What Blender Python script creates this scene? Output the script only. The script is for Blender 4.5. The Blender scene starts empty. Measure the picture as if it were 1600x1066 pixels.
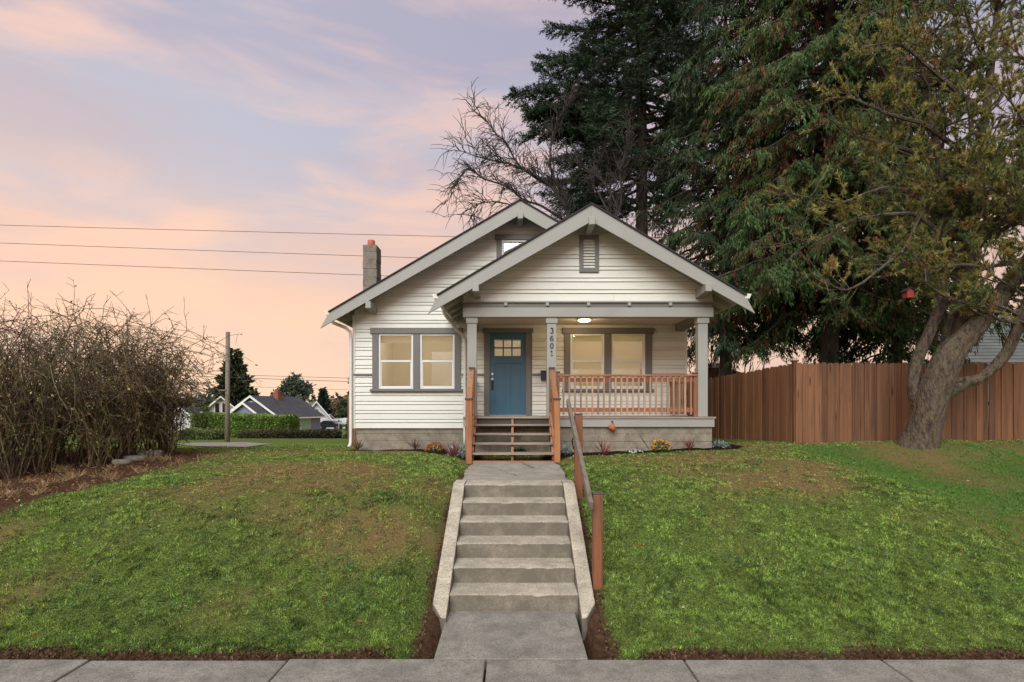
import bpy, bmesh, math, random
import numpy as np
from mathutils import Vector

random.seed(7)
rng = np.random.default_rng(7)
sc = bpy.context.scene
COL = sc.collection
R = math.radians

# ------------------------------------------------------------------ camera, sky, sun, exposure
F = 864.0            # focal length in photo pixels (1600 wide)
EYE = 2.0
CX, CY = 803.0, 638.0
cam_d = bpy.data.cameras.new("camera")
cam = bpy.data.objects.new("camera", cam_d)
COL.objects.link(cam)
cam.location = (0, 0, EYE)
cam.rotation_euler = (R(90), 0, 0)
cam_d.sensor_width = 36.0
cam_d.lens = 36.0 * F / 1600.0
cam_d.shift_y = (CY - 533.0) / 1600.0
cam_d.shift_x = -(CX - 800.0) / 1600.0
cam_d.clip_start = 0.05
cam_d.clip_end = 3000
sc.camera = cam


def N(t, kind, **kw):
    n = t.nodes.new(kind)
    for k, v in kw.items():
        if k == 'inp':
            for a, b in v.items():
                n.inputs[a].default_value = b
        else:
            setattr(n, k, v)
    return n


def ramp(t, fac, stops, interp='LINEAR'):
    n = t.nodes.new('ShaderNodeValToRGB')
    n.color_ramp.interpolation = interp
    els = n.color_ramp.elements
    while len(els) < len(stops):
        els.new(0.5)
    for e, (p, c) in zip(els, stops):
        e.position = p
        e.color = (c[0], c[1], c[2], 1) if not isinstance(c, (int, float)) else (c, c, c, 1)
    if fac is not None:
        t.links.new(fac, n.inputs[0])
    return n


def mix(t, fac, a, b, mode='MIX'):
    n = t.nodes.new('ShaderNodeMix')
    n.data_type = 'RGBA'
    n.blend_type = mode
    for s, i in ((fac, 0), (a, 6), (b, 7)):
        if isinstance(s, (int, float)):
            n.inputs[i].default_value = s
        elif isinstance(s, tuple):
            n.inputs[i].default_value = (s[0], s[1], s[2], 1)
        else:
            t.links.new(s, n.inputs[i])
    return n.outputs[2]


def math_n(t, op, a, b=None, c=None):
    n = t.nodes.new('ShaderNodeMath')
    n.operation = op
    for i, s in enumerate((a, b, c)):
        if s is None:
            continue
        if isinstance(s, (int, float)):
            n.inputs[i].default_value = s
        else:
            t.links.new(s, n.inputs[i])
    return n.outputs[0]


world = bpy.data.worlds.new("World")
sc.world = world
world.use_nodes = True
wt = world.node_tree
wt.nodes.clear()
wout = N(wt, 'ShaderNodeOutputWorld')
bg = N(wt, 'ShaderNodeBackground', inp={'Strength': 1.12})
wt.links.new(bg.outputs[0], wout.inputs[0])
tc = N(wt, 'ShaderNodeTexCoord')
sep = N(wt, 'ShaderNodeSeparateXYZ')
wt.links.new(tc.outputs['Generated'], sep.inputs[0])
elev = math_n(wt, 'ABSOLUTE', sep.outputs[2])
# dusk sky: peach at the horizon, grey lavender overhead
base = ramp(wt, elev, [(0.0, (.93, .655, .485)), (.14, (.90, .61, .46)), (.25, (.80, .56, .46)), (.36, (.56, .485, .52)),
                       (.52, (.435, .42, .52)), (1.0, (.36, .37, .48))])
# streaks of cloud: direction squeezed in height, so that they lie flat
mp = N(wt, 'ShaderNodeMapping')
mp.inputs['Scale'].default_value = (1.6, 1.6, 6.5)
mp.inputs['Rotation'].default_value = (0, R(-5), 0)
mp.inputs['Location'].default_value = (3.1, 0.4, 0.9)
wt.links.new(tc.outputs['Generated'], mp.inputs[0])
n1 = N(wt, 'ShaderNodeTexNoise', inp={'Scale': 1.5, 'Detail': 6.0, 'Roughness': .52, 'Distortion': .35})
wt.links.new(mp.outputs[0], n1.inputs['Vector'])
m1 = ramp(wt, n1.outputs['Fac'], [(.44, 0.0), (.66, 1.0)], 'EASE')
mp2 = N(wt, 'ShaderNodeMapping')
mp2.inputs['Scale'].default_value = (1.4, 1.4, 7.5)
mp2.inputs['Location'].default_value = (-1.3, 2.2, 5.0)
wt.links.new(tc.outputs['Generated'], mp2.inputs[0])
n2 = N(wt, 'ShaderNodeTexNoise', inp={'Scale': 1.3, 'Detail': 5.0, 'Roughness': .5, 'Distortion': .3})
wt.links.new(mp2.outputs[0], n2.inputs['Vector'])
m2 = ramp(wt, n2.outputs['Fac'], [(.46, 0.0), (.68, 1.0)], 'EASE')
warm = ramp(wt, elev, [(0.0, (.97, .68, .46)), (.2, (.95, .62, .45)), (.5, (.84, .58, .50)), (1.0, (.62, .50, .50))])
cool = ramp(wt, elev, [(0.0, (.78, .60, .52)), (.2, (.70, .56, .54)), (.4, (.50, .51, .60)), (1.0, (.40, .42, .52))])
c1 = mix(wt, math_n(wt, 'MULTIPLY', m2.outputs[0], .75), base.outputs[0], cool.outputs[0])
c2 = mix(wt, math_n(wt, 'MULTIPLY', m1.outputs[0], .85), c1, warm.outputs[0])
# the sunset glow lies to the left (west): a broad, even fall-off round the whole sky
az = math_n(wt, 'MULTIPLY_ADD', sep.outputs[0], -.5, .5)
gl = ramp(wt, az, [(0.0, (.80, .80, .88)), (.45, (.90, .90, .94)), (.7, (1.0, 1.0, 1.0)), (1.0, (1.10, 1.025, .955))])
c3 = mix(wt, 1.0, c2, gl.outputs[0], 'MULTIPLY')
wt.links.new(c3, bg.inputs['Color'])

sun_d = bpy.data.lights.new("sun", 'SUN')
sun_d.energy = 3.25
sun_d.angle = R(50)
sun_d.color = (.955, 1.0, .98)
sun = bpy.data.objects.new("sun", sun_d)
COL.objects.link(sun)
sun.rotation_euler = (R(52), 0, R(-14))      # soft light from behind the camera, high and a little to the left

vs = sc.view_settings
sc.display_settings.display_device = 'sRGB'
vs.view_transform = 'Standard'
vs.look = 'None'
vs.exposure = 0.0
vs.gamma = 1.0
vs.use_curve_mapping = False
sc.render.engine = 'CYCLES'
sc.cycles.use_denoising = True
sc.cycles.sample_clamp_indirect = 4.0
sc.cycles.max_bounces = 7
sc.cycles.diffuse_bounces = 3
sc.cycles.transparent_max_bounces = 12

# ------------------------------------------------------------------ numeric noise
_perm = np.random.default_rng(3).random((256, 256))


def vnoise(x, y):
    xi = np.floor(x).astype(int); yi = np.floor(y).astype(int)
    fx = x - xi; fy = y - yi
    fx = fx * fx * (3 - 2 * fx); fy = fy * fy * (3 - 2 * fy)
    a = _perm[xi & 255, yi & 255]; b = _perm[(xi + 1) & 255, yi & 255]
    c = _perm[xi & 255, (yi + 1) & 255]; d = _perm[(xi + 1) & 255, (yi + 1) & 255]
    return (a * (1 - fx) + b * fx) * (1 - fy) + (c * (1 - fx) + d * fx) * fy


def fbm(x, y, o=4):
    s = 0; a = .5; t = 0
    for i in range(o):
        s = s + a * vnoise(x * 2 ** i + 17.3 * i, y * 2 ** i + 9.1 * i); t += a; a *= .5
    return s / t


def sstep(a, b, x):
    t = np.clip((x - a) / (b - a), 0, 1)
    return t * t * (3 - 2 * t)


# ------------------------------------------------------------------ geometry collector
_origin = {}


class G:
    def __init__(self):
        self.v = []; self.f = []; self.n = 0; self.col = []; self.has_col = False

    def add(self, vs, fs, col=None):
        vs = np.asarray(vs, float).reshape(-1, 3)
        self.v.append(vs)
        for f in fs:
            self.f.append(tuple(i + self.n for i in f))
        self.n += len(vs)
        if col is not None:
            self.has_col = True
            c = np.asarray(col, float)
            self.col.append(np.tile(c[:3], (len(vs), 1)) if c.ndim == 1 else c)
        else:
            self.col.append(np.ones((len(vs), 3)))
        return self

    def hexa(self, p):      # 4 bottom (ccw) + 4 top
        return self.add(p, [(0, 3, 2, 1), (4, 5, 6, 7), (0, 1, 5, 4), (1, 2, 6, 5), (2, 3, 7, 6), (3, 0, 4, 7)])

    def box(self, x0, x1, y0, y1, z0, z1):
        return self.hexa([(x0, y0, z0), (x1, y0, z0), (x1, y1, z0), (x0, y1, z0),
                          (x0, y0, z1), (x1, y0, z1), (x1, y1, z1), (x0, y1, z1)])

    def prism_y(self, poly, y0, y1):   # poly: (x,z) counter-clockwise seen from -y
        n = len(poly)
        v = [(x, y0, z) for x, z in poly] + [(x, y1, z) for x, z in poly]
        f = [tuple(range(n)), tuple(range(2 * n - 1, n - 1, -1))]
        f += [(i, i + n, (i + 1) % n + n, (i + 1) % n) for i in range(n)]
        return self.add(v, f)

    def prism_x(self, poly, x0, x1):   # poly: (y,z)
        n = len(poly)
        v = [(x0, y, z) for y, z in poly] + [(x1, y, z) for y, z in poly]
        f = [tuple(range(n - 1, -1, -1)), tuple(range(n, 2 * n))]
        f += [(i, (i + 1) % n, (i + 1) % n + n, i + n) for i in range(n)]
        return self.add(v, f)

    def prism_z(self, poly, z0, z1):
        n = len(poly)
        v = [(x, y, z0) for x, y in poly] + [(x, y, z1) for x, y in poly]
        f = [tuple(range(n - 1, -1, -1)), tuple(range(n, 2 * n))]
        f += [(i, (i + 1) % n, (i + 1) % n + n, i + n) for i in range(n)]
        return self.add(v, f)

    def bar(self, a, b, w, h, up=(0, 0, 1)):   # box beam from a to b
        a = Vector(a); b = Vector(b); d = (b - a).normalized()
        s = d.cross(Vector(up)).normalized(); u = s.cross(d).normalized()
        s = s * (w / 2); u = u * (h / 2)
        return self.hexa([a - s - u, a + s - u, b + s - u, b - s - u, a - s + u, a + s + u, b + s + u, b - s + u])

    def tube(self, pts, rad, k=6, cap=True, col=None):
        pts = np.asarray(pts, float); n = len(pts)
        rad = np.broadcast_to(np.asarray(rad, float), (n,))
        tan = np.gradient(pts, axis=0)
        tan /= np.linalg.norm(tan, axis=1, keepdims=True) + 1e-9
        ref = np.array([0, 0, 1.]) if abs(tan[0, 2]) < .9 else np.array([1., 0, 0])
        s = np.cross(tan, ref); s /= np.linalg.norm(s, axis=1, keepdims=True) + 1e-9
        u = np.cross(s, tan)
        a = np.arange(k) * 2 * math.pi / k
        ring = pts[:, None, :] + rad[:, None, None] * (np.cos(a)[None, :, None] * s[:, None, :] + np.sin(a)[None, :, None] * u[:, None, :])
        f = []
        for i in range(n - 1):
            for j in range(k):
                j2 = (j + 1) % k
                f.append((i * k + j, i * k + j2, (i + 1) * k + j2, (i + 1) * k + j))
        if cap:
            f.append(tuple(range(k - 1, -1, -1))); f.append(tuple((n - 1) * k + j for j in range(k)))
        return self.add(ring.reshape(-1, 3), f, col)

    def lathe(self, prof, c, k=16):     # prof: (r,z)
        v = []; f = []
        for r, z in prof:
            for j in range(k):
                t = j * 2 * math.pi / k
                v.append((c[0] + r * math.cos(t), c[1] + r * math.sin(t), c[2] + z))
        n = len(prof)
        for i in range(n - 1):
            for j in range(k):
                f.append((i * k + j, i * k + (j + 1) % k, (i + 1) * k + (j + 1) % k, (i + 1) * k + j))
        f.append(tuple(range(k - 1, -1, -1))); f.append(tuple((n - 1) * k + j for j in range(k)))
        return self.add(v, f)

    def build(self, name, m, parent=None, smooth=False, bevel=0.0, local=False):
        v = np.concatenate(self.v)
        if parent is not None and not local:
            v = v - np.array(_origin[parent])
        me = bpy.data.meshes.new(name)
        me.from_pydata(v.tolist(), [], self.f)
        if self.has_col:
            put_col(me, np.concatenate(self.col))
        return link(name, me, m, parent, smooth, bevel)


def put_col(me, c):
    a = me.color_attributes.new('Col', 'FLOAT_COLOR', 'POINT')
    c4 = np.ones((len(c), 4), np.float32); c4[:, :3] = c
    a.data.foreach_set('color', c4.ravel())


def link(name, me, m, parent=None, smooth=False, bevel=0.0):
    o = bpy.data.objects.new(name, me)
    COL.objects.link(o)
    if m is not None:
        me.materials.append(m)
    if smooth:
        me.polygons.foreach_set('use_smooth', [True] * len(me.polygons))
    if bevel:
        b = o.modifiers.new('bevel', 'BEVEL'); b.width = bevel; b.segments = 2; b.limit_method = 'ANGLE'; b.angle_limit = R(40)
    if parent is not None:
        o.parent = parent
        _origin[o] = _origin[parent]
    else:
        _origin[o] = (0, 0, 0)
    return o


def arrays_mesh(name, V, k, m, parent=None, col=None):
    """V: (n*k,3) corner points of n separate k-gons."""
    V = np.asarray(V, np.float32)
    if parent is not None:
        V = V - np.array(_origin[parent], np.float32)
    n = len(V) // k
    me = bpy.data.meshes.new(name)
    me.vertices.add(len(V)); me.vertices.foreach_set('co', V.ravel())
    me.loops.add(n * k); me.loops.foreach_set('vertex_index', np.arange(n * k, dtype=np.int32))
    me.polygons.add(n)
    me.polygons.foreach_set('loop_start', np.arange(0, n * k, k, dtype=np.int32))
    me.update(calc_edges=True)
    if col is not None:
        put_col(me, np.repeat(col, k, axis=0))
    return link(name, me, m, parent)


def thing(name, label, cat, loc=(0, 0, 0), group=None, rz=0.0):
    o = bpy.data.objects.new(name, None)
    COL.objects.link(o)
    o.location = loc
    o.rotation_euler = (0, 0, rz)
    o.empty_display_size = .2
    _origin[o] = tuple(loc)
    return tag(o, label, cat, group)


def tag(o, label, cat, group=None):
    o['label'] = label; o['category'] = cat
    if group:
        o['group'] = group
    return o


def kind(o, k, label=None):
    o['kind'] = k
    if label:
        o['label'] = label
    return o


def P(px, py, Y):
    """A point of the place at distance Y seen at this photo position."""
    return ((px - CX) / F * Y, Y, EYE + (CY - py) / F * Y)


# ------------------------------------------------------------------ materials
def new_mat(name):
    m = bpy.data.materials.new(name)
    m.use_nodes = True
    t = m.node_tree
    b = t.nodes['Principled BSDF']
    return m, t, b


def coords(t, scale=(1, 1, 1), rnd=0.0):
    c = N(t, 'ShaderNodeTexCoord')
    v = c.outputs['Object']
    if rnd:
        oi = N(t, 'ShaderNodeObjectInfo')
        add = N(t, 'ShaderNodeVectorMath', operation='ADD')
        sc_ = math_n(t, 'MULTIPLY', oi.outputs['Random'], rnd)
        t.links.new(v, add.inputs[0]); t.links.new(sc_, add.inputs[1])
        v = add.outputs[0]
    mp = N(t, 'ShaderNodeMapping'); mp.inputs['Scale'].default_value = scale
    t.links.new(v, mp.inputs[0])
    return mp.outputs[0]


def noise(t, vec, scale, detail=4, rough=.55):
    n = N(t, 'ShaderNodeTexNoise', inp={'Scale': scale, 'Detail': detail, 'Roughness': rough})
    t.links.new(vec, n.inputs['Vector'])
    return n.outputs['Fac']


def bump(t, b, h, strength=.3, dist=.01):
    n = N(t, 'ShaderNodeBump', inp={'Strength': strength, 'Distance': dist})
    t.links.new(h, n.inputs['Height']); t.links.new(n.outputs[0], b.inputs['Normal'])


def paint(name, c, rough=.55, var=.12, scale=1.7, bstr=.25, stain=None, stain_amt=.35, rnd=.0, stretch=(1, 1, 1), per_obj=0.0):
    m, t, b = new_mat(name)
    v = coords(t, stretch, rnd)
    n = noise(t, v, scale, 6, .6)
    lo = tuple(x * (1 - var) for x in c); hi = tuple(min(1, x * (1 + var)) for x in c)
    col = ramp(t, n, [(.3, lo), (.7, hi)]).outputs[0]
    if stain:
        s = ramp(t, noise(t, v, scale * 3.7, 7, .7), [(.52, 0.0), (.72, stain_amt)]).outputs[0]
        col = mix(t, s, col, stain)
    if per_obj:
        oi = N(t, 'ShaderNodeObjectInfo')
        k = math_n(t, 'MULTIPLY_ADD', oi.outputs['Random'], 2 * per_obj, 1 - per_obj)
        hs = N(t, 'ShaderNodeHueSaturation'); t.links.new(k, hs.inputs['Value']); t.links.new(col, hs.inputs['Color'])
        col = hs.outputs[0]
    t.links.new(col, b.inputs['Base Color'])
    b.inputs['Roughness'].default_value = rough
    bump(t, b, noise(t, v, scale * 25, 3, .6), bstr, .006)
    return m


def wood(name, c, dark, axis='Z', rough=.7, rnd=20.0, per_obj=.18, grain=26.0, knots=True, weather=None):
    m, t, b = new_mat(name)
    st = {'Z': (1, 1, .055), 'X': (.055, 1, 1), 'Y': (1, .055, 1)}[axis]
    v = coords(t, st, rnd)
    n = noise(t, v, grain, 5, .65)
    col = ramp(t, n, [(.32, dark), (.52, c), (.75, tuple(min(1, x * 1.18) for x in c))]).outputs[0]
    v2 = coords(t, tuple(1 if s == 1 else .3 for s in st), rnd)
    big = noise(t, v2, 2.2, 5, .6)
    col = mix(t, ramp(t, big, [(.35, .55), (.65, 0.0)]).outputs[0], col, tuple(.55 * x + .25 * y for x, y in zip(c, dark)))
    if knots:
        vo = N(t, 'ShaderNodeTexVoronoi', inp={'Scale': 5.0, 'Randomness': 1.0}); t.links.new(v2, vo.inputs['Vector'])
        col = mix(t, ramp(t, vo.outputs['Distance'], [(.05, .9), (.13, 0.0)]).outputs[0], col, tuple(.35 * x for x in dark))
    if weather:
        w = ramp(t, noise(t, v2, 5.0, 6, .7), [(.45, 0.0), (.7, .7)]).outputs[0]
        col = mix(t, w, col, weather)
    oi = N(t, 'ShaderNodeObjectInfo')
    k = math_n(t, 'MULTIPLY_ADD', oi.outputs['Random'], 2 * per_obj, 1 - per_obj)
    hs = N(t, 'ShaderNodeHueSaturation'); t.links.new(k, hs.inputs['Value']); t.links.new(col, hs.inputs['Color'])
    t.links.new(hs.outputs[0], b.inputs['Base Color'])
    b.inputs['Roughness'].default_value = rough
    bump(t, b, n, .35, .004)
    return m


def concrete(name, c, spot=(.07, .065, .055), moss=None, rnd=0.0, pit=.55, riser_shade=False):
    m, t, b = new_mat(name)
    v = coords(t, (1, 1, 1), rnd)
    col = ramp(t, noise(t, v, 2.3, 8, .68), [(.3, tuple(x * .66 for x in c)), (.55, c), (.75, tuple(min(1, x * 1.22) for x in c))]).outputs[0]
    fine = noise(t, v, 70, 4, .75)
    col = mix(t, ramp(t, fine, [(.36, pit), (.5, 0.0)]).outputs[0], col, spot)
    col = mix(t, ramp(t, noise(t, v, 160, 2, .6), [(.55, 0.0), (.72, .35)]).outputs[0], col, tuple(min(1, x * 1.5) for x in c))
    st = ramp(t, noise(t, v, 5.5, 7, .72), [(.46, 0.0), (.68, .75)]).outputs[0]
    col = mix(t, st, col, tuple(x * .45 for x in c))
    if moss:
        col = mix(t, ramp(t, noise(t, v, 9, 6, .7), [(.58, 0.0), (.70, .6)]).outputs[0], col, moss)
    if riser_shade:        # shade of upright faces put into the colour, with blotchy stains
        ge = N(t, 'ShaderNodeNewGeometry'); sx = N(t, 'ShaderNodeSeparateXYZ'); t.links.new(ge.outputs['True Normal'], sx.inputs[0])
        stain_shade = mix(t, ramp(t, noise(t, v, 3.2, 7, .75), [(.30, .55), (.56, .98)]).outputs[0], col, tuple(x * .26 for x in c))
        col = mix(t, ramp(t, sx.outputs[2], [(.3, 0.0), (.8, 1.0)]).outputs[0], stain_shade, col)
    t.links.new(col, b.inputs['Base Color'])
    b.inputs['Roughness'].default_value = .9
    h = math_n(t, 'ADD', noise(t, v, 45, 6, .7), math_n(t, 'MULTIPLY', noise(t, v, 6, 3), 2.0))
    bump(t, b, h, .5, .012)
    return m


def foliage(name, rough=.6, trans=.2, spec=.25):
    m, t, b = new_mat(name)
    a = N(t, 'ShaderNodeVertexColor', layer_name='Col')
    b.inputs['Roughness'].default_value = rough
    b.inputs['Specular IOR Level'].default_value = spec
    t.links.new(a.outputs[0], b.inputs['Base Color'])
    tr = N(t, 'ShaderNodeBsdfTranslucent'); t.links.new(a.outputs[0], tr.inputs[0])
    ms = N(t, 'ShaderNodeMixShader', inp={0: trans})
    t.links.new(b.outputs[0], ms.inputs[1]); t.links.new(tr.outputs[0], ms.inputs[2])
    t.links.new(ms.outputs[0], t.nodes['Material Output'].inputs[0])
    return m


def bark(name, c, dark, lichen=None, scale=9.0):
    m, t, b = new_mat(name)
    v = coords(t, (1, 1, .35))
    n = noise(t, v, scale, 7, .7)
    col = ramp(t, n, [(.34, dark), (.55, c), (.72, tuple(min(1, x * 1.5) for x in c))]).outputs[0]
    v3 = coords(t)
    if lichen:
        col = mix(t, ramp(t, noise(t, v3, 7, 6, .7), [(.5, 0.0), (.68, .65)]).outputs[0], col, lichen)
    t.links.new(col, b.inputs['Base Color'])
    b.inputs['Roughness'].default_value = .92
    vo = N(t, 'ShaderNodeTexVoronoi', inp={'Scale': scale * 2.4}); t.links.new(v, vo.inputs['Vector'])
    bump(t, b, math_n(t, 'ADD', n, math_n(t, 'MULTIPLY', vo.outputs['Distance'], .8)), .9, .03)
    return m


M = {}
M['siding'] = paint('white_paint', (.69, .685, .61), .5, .05, 1.2, .3, (.45, .44, .39), .30, rnd=9, stretch=(.35, 1, 1), per_obj=.03)
M['trim_light'] = paint('light_grey_paint', (.325, .322, .292), .5, .07, 1.4, .3, (.28, .27, .24), .3, rnd=5)
M['trim_dark'] = paint('taupe_paint', (.150, .143, .130), .5, .07, 1.8, .2)
M['soffit'] = paint('soffit_paint', (.50, .48, .43), .6, .1, 2, .3)
M['ceiling'] = paint('porch_ceiling_paint', (.62, .52, .42), .6, .06, 1.5, .2, stretch=(1, .2, 1))
M['vinyl'] = paint('white_vinyl', (.72, .73, .72), .35, .03, 3, .05)
M['shingle'] = paint('dark_shingle', (.035, .035, .037), .95, .35, 9, .6)
M['gutter'] = paint('white_metal', (.72, .70, .65), .4, .06, 3, .1, (.4, .38, .33), .3)
M['found'] = concrete('old_board_formed_concrete', (.31, .265, .20), moss=None, pit=.6)
M['earth'] = paint('dark_earth', (.04, .034, .02), .95, .4, 12, .6)
M['sheath'] = paint('dark_sheathing', (.20, .19, .165), .9, .1, 3, .1)
M['concrete'] = concrete('weathered_concrete', (.56, .495, .375), rnd=5, pit=.85, riser_shade=True)
M['walk'] = concrete('exposed_aggregate_concrete', (.31, .285, .235), rnd=8, pit=.8)
M['path'] = concrete('cracked_path_concrete', (.40, .36, .29), moss=(.12, .12, .05), pit=.7)
M['chimney'] = concrete('chimney_block', (.25, .22, .175), pit=.3)
M['terracotta'] = paint('terracotta', (.45, .12, .06), .7, .15, 8, .3)
M['cedar_z'] = wood('stained_cedar_upright', (.35, .150, .062), (.17, .066, .027), 'Z')
M['cedar_x'] = wood('stained_cedar_rail', (.36, .125, .05), (.20, .06, .024), 'X')
M['cedar_y'] = wood('stained_cedar_sloped', (.44, .21, .105), (.24, .095, .045), 'Y')
M['baluster'] = wood('pale_baluster_wood', (.42, .27, .18), (.24, .13, .08), 'Z', knots=False, per_obj=.25)
M['tread'] = wood('worn_tread_board', (.34, .27, .21), (.16, .11, .08), 'X', knots=False)
M['dark_board'] = wood('dark_riser_board', (.085, .065, .05), (.05, .04, .03), 'X', knots=False)
M['fence'] = wood('brown_fence_board', (.215, .096, .043), (.085, .035, .017), 'Z', per_obj=.30)
M['post_wood'] = wood('old_red_post', (.24, .085, .034), (.11, .038, .018), 'Z', weather=(.17, .09, .05))
M['rail_wood'] = wood('grey_weathered_rail', (.26, .22, .17), (.12, .095, .07), 'Y', knots=False)
M['pole'] = wood('utility_pole_wood', (.20, .165, .13), (.10, .08, .06), 'Z', knots=False)
M['door'] = paint('blue_door_paint', (.035, .118, .185), .4, .05, 2, .1)
M['black'] = paint('black_metal', (.015, .015, .016), .4, .1, 5, .05)
M['navy'] = paint('navy_metal', (.02, .025, .045), .4, .05, 5, .05)
M['cap'] = paint('post_cap_wood', (.10, .075, .06), .8, .2, 8, .4)
M['chrome'], _t, _b = new_mat('brushed_nickel'); _b.inputs['Metallic'].default_value = 1; _b.inputs['Base Color'].default_value = (.6, .58, .55, 1); _b.inputs['Roughness'].default_value = .3
M['interior'] = paint('interior_wall_paint', (.64, .585, .43), .7, .04, 1, .05)
M['blind'] = paint('window_blind_fabric', (.78, .70, .54), .8, .04, 2, .1)
m, t, b = new_mat('translucent_blind')
b.inputs['Base Color'].default_value = (.78, .72, .56, 1); b.inputs['Roughness'].default_value = .9
tr = N(t, 'ShaderNodeBsdfTranslucent', inp={'Color': (.80, .74, .56, 1)}); ms = N(t, 'ShaderNodeMixShader', inp={0: .6})
t.links.new(b.outputs[0], ms.inputs[1]); t.links.new(tr.outputs[0], ms.inputs[2]); t.links.new(ms.outputs[0], t.nodes['Material Output'].inputs[0])
M['blind'] = m
M['road'] = concrete('asphalt', (.055, .055, .058), pit=.4)
M['gravel'] = concrete('gravel_drive', (.30, .265, .215), pit=.5)
M['leaf'] = foliage('leaf_green')
M['grass'] = foliage('grass_blade', .6, .25, .2)
M['needle'] = foliage('conifer_needle', .6, .12, .2)
M['twig'] = bark('twig_bark', (.11, .085, .065), (.05, .037, .028), (.17, .16, .10), 16)
M['cane'] = bark('bramble_cane_bark', (.17, .112, .058), (.085, .055, .03), (.19, .155, .07), 12)
M['twig_dark'] = bark('dark_twig_bark', (.060, .050, .040), (.028, .023, .018), None, 16)
M['cane_dark'] = bark('dark_cane_bark', (.085, .056, .034), (.04, .026, .017), None, 12)
M['cane_olive'] = bark('olive_cane_bark', (.17, .145, .065), (.09, .075, .035), (.20, .17, .08), 12)
M['bark_pine'] = bark('pine_bark', (.115, .082, .056), (.022, .016, .012), (.13, .115, .055), 16)
M['bark_dark'] = bark('conifer_bark', (.085, .062, .048), (.035, .025, .02), None, 6)
M['rock'] = concrete('field_stone', (.25, .235, .19), moss=(.12, .12, .05))

m, t, b = new_mat('window_glass')
lw = N(t, 'ShaderNodeFresnel', inp={'IOR': 1.55})
tr = N(t, 'ShaderNodeBsdfTransparent', inp={'Color': (.93, .93, .90, 1)})
gl_ = N(t, 'ShaderNodeBsdfGlossy', inp={'Roughness': .012, 'Color': (1, 1, 1, 1)})
mx = N(t, 'ShaderNodeMixShader')
t.links.new(math_n(t, 'MULTIPLY_ADD', lw.outputs[0], 1.2, .05), mx.inputs[0])
t.links.new(tr.outputs[0], mx.inputs[1]); t.links.new(gl_.outputs[0], mx.inputs[2])
t.links.new(mx.outputs[0], t.nodes['Material Output'].inputs[0])
M['glass'] = m

m, t, b = new_mat('dark_glass')
b.inputs['Base Color'].default_value = (.02, .022, .025, 1); b.inputs['Roughness'].default_value = .05
M['dark_glass'] = m


def emit(name, c, s):
    m, t, b = new_mat(name)
    b.inputs['Base Color'].default_value = (.8, .8, .8, 1)
    b.inputs['Emission Color'].default_value = (c[0], c[1], c[2], 1)
    b.inputs['Emission Strength'].default_value = s
    return m


M['lamp'] = emit('lamp_glow', (1.0, .80, .45), 7.0)

# ------------------------------------------------------------------ terrain
_px = np.array([-30, 2.9, 4.42, 4.75, 5.2, 5.6, 6.0, 6.5, 7.0, 7.5, 8.2, 9.5, 11, 30])
_pz = np.array([-.06, -.06, -.03, .05, .20, .36, .53, .74, .91, 1.0, 1.035, 1.05, 1.04, 1.04])
_lx = np.array([0, 11, 14, 20, 26, 30, 45, 75, 100, 150, 400])
_lz = np.array([0, 0, -.08, -.40, -.72, -.84, -1.38, -2.24, -2.64, -3.05, -3.2])


def terrain(x, y):
    x = np.asarray(x, float); y = np.asarray(y, float)
    s = y + .35 * (vnoise(x * .35 + 5, y * .1) - .5)
    z = np.interp(np.where(y < 4.6, y, s), _px, _pz)
    z = z + np.where(y > 11, np.interp(y, _lx, _lz) * (1 - sstep(-3.5, 5, x)), 0)
    z = z + .028 * np.clip(x, 0, 9) * sstep(7, 11, y) * (1 - sstep(18, 40, y))
    z = z - .055 * np.clip(-x - 3, 0, 9) * sstep(6, 8, y) * (1 - sstep(9, 13, y))
    near = np.clip((y - 4.6) / .5, 0, 1) * (1 - sstep(14, 30, y))
    z = z + near * (.05 * (fbm(x * 1.1, y * 1.1, 3) - .5) + .02 * (vnoise(x * 6, y * 6) - .5))
    inst = (1 - sstep(.80, 1.2, np.abs(x)))              # keep the ground under the concrete steps and path
    z = z - (.13 * inst + .40 * (1 - sstep(.56, .70, np.abs(x)))) * sstep(4.3, 4.5, y) * (1 - sstep(10.2, 11, y))
    z = z - .34 * sstep(4.7, 7.2, x) * sstep(4.8, 6.6, y) * (1 - sstep(9.3, 11.7, y))      # the bank falls away to the right
    return z


def tz(x, y):
    return float(terrain(np.array([x]), np.array([y]))[0])


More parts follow.
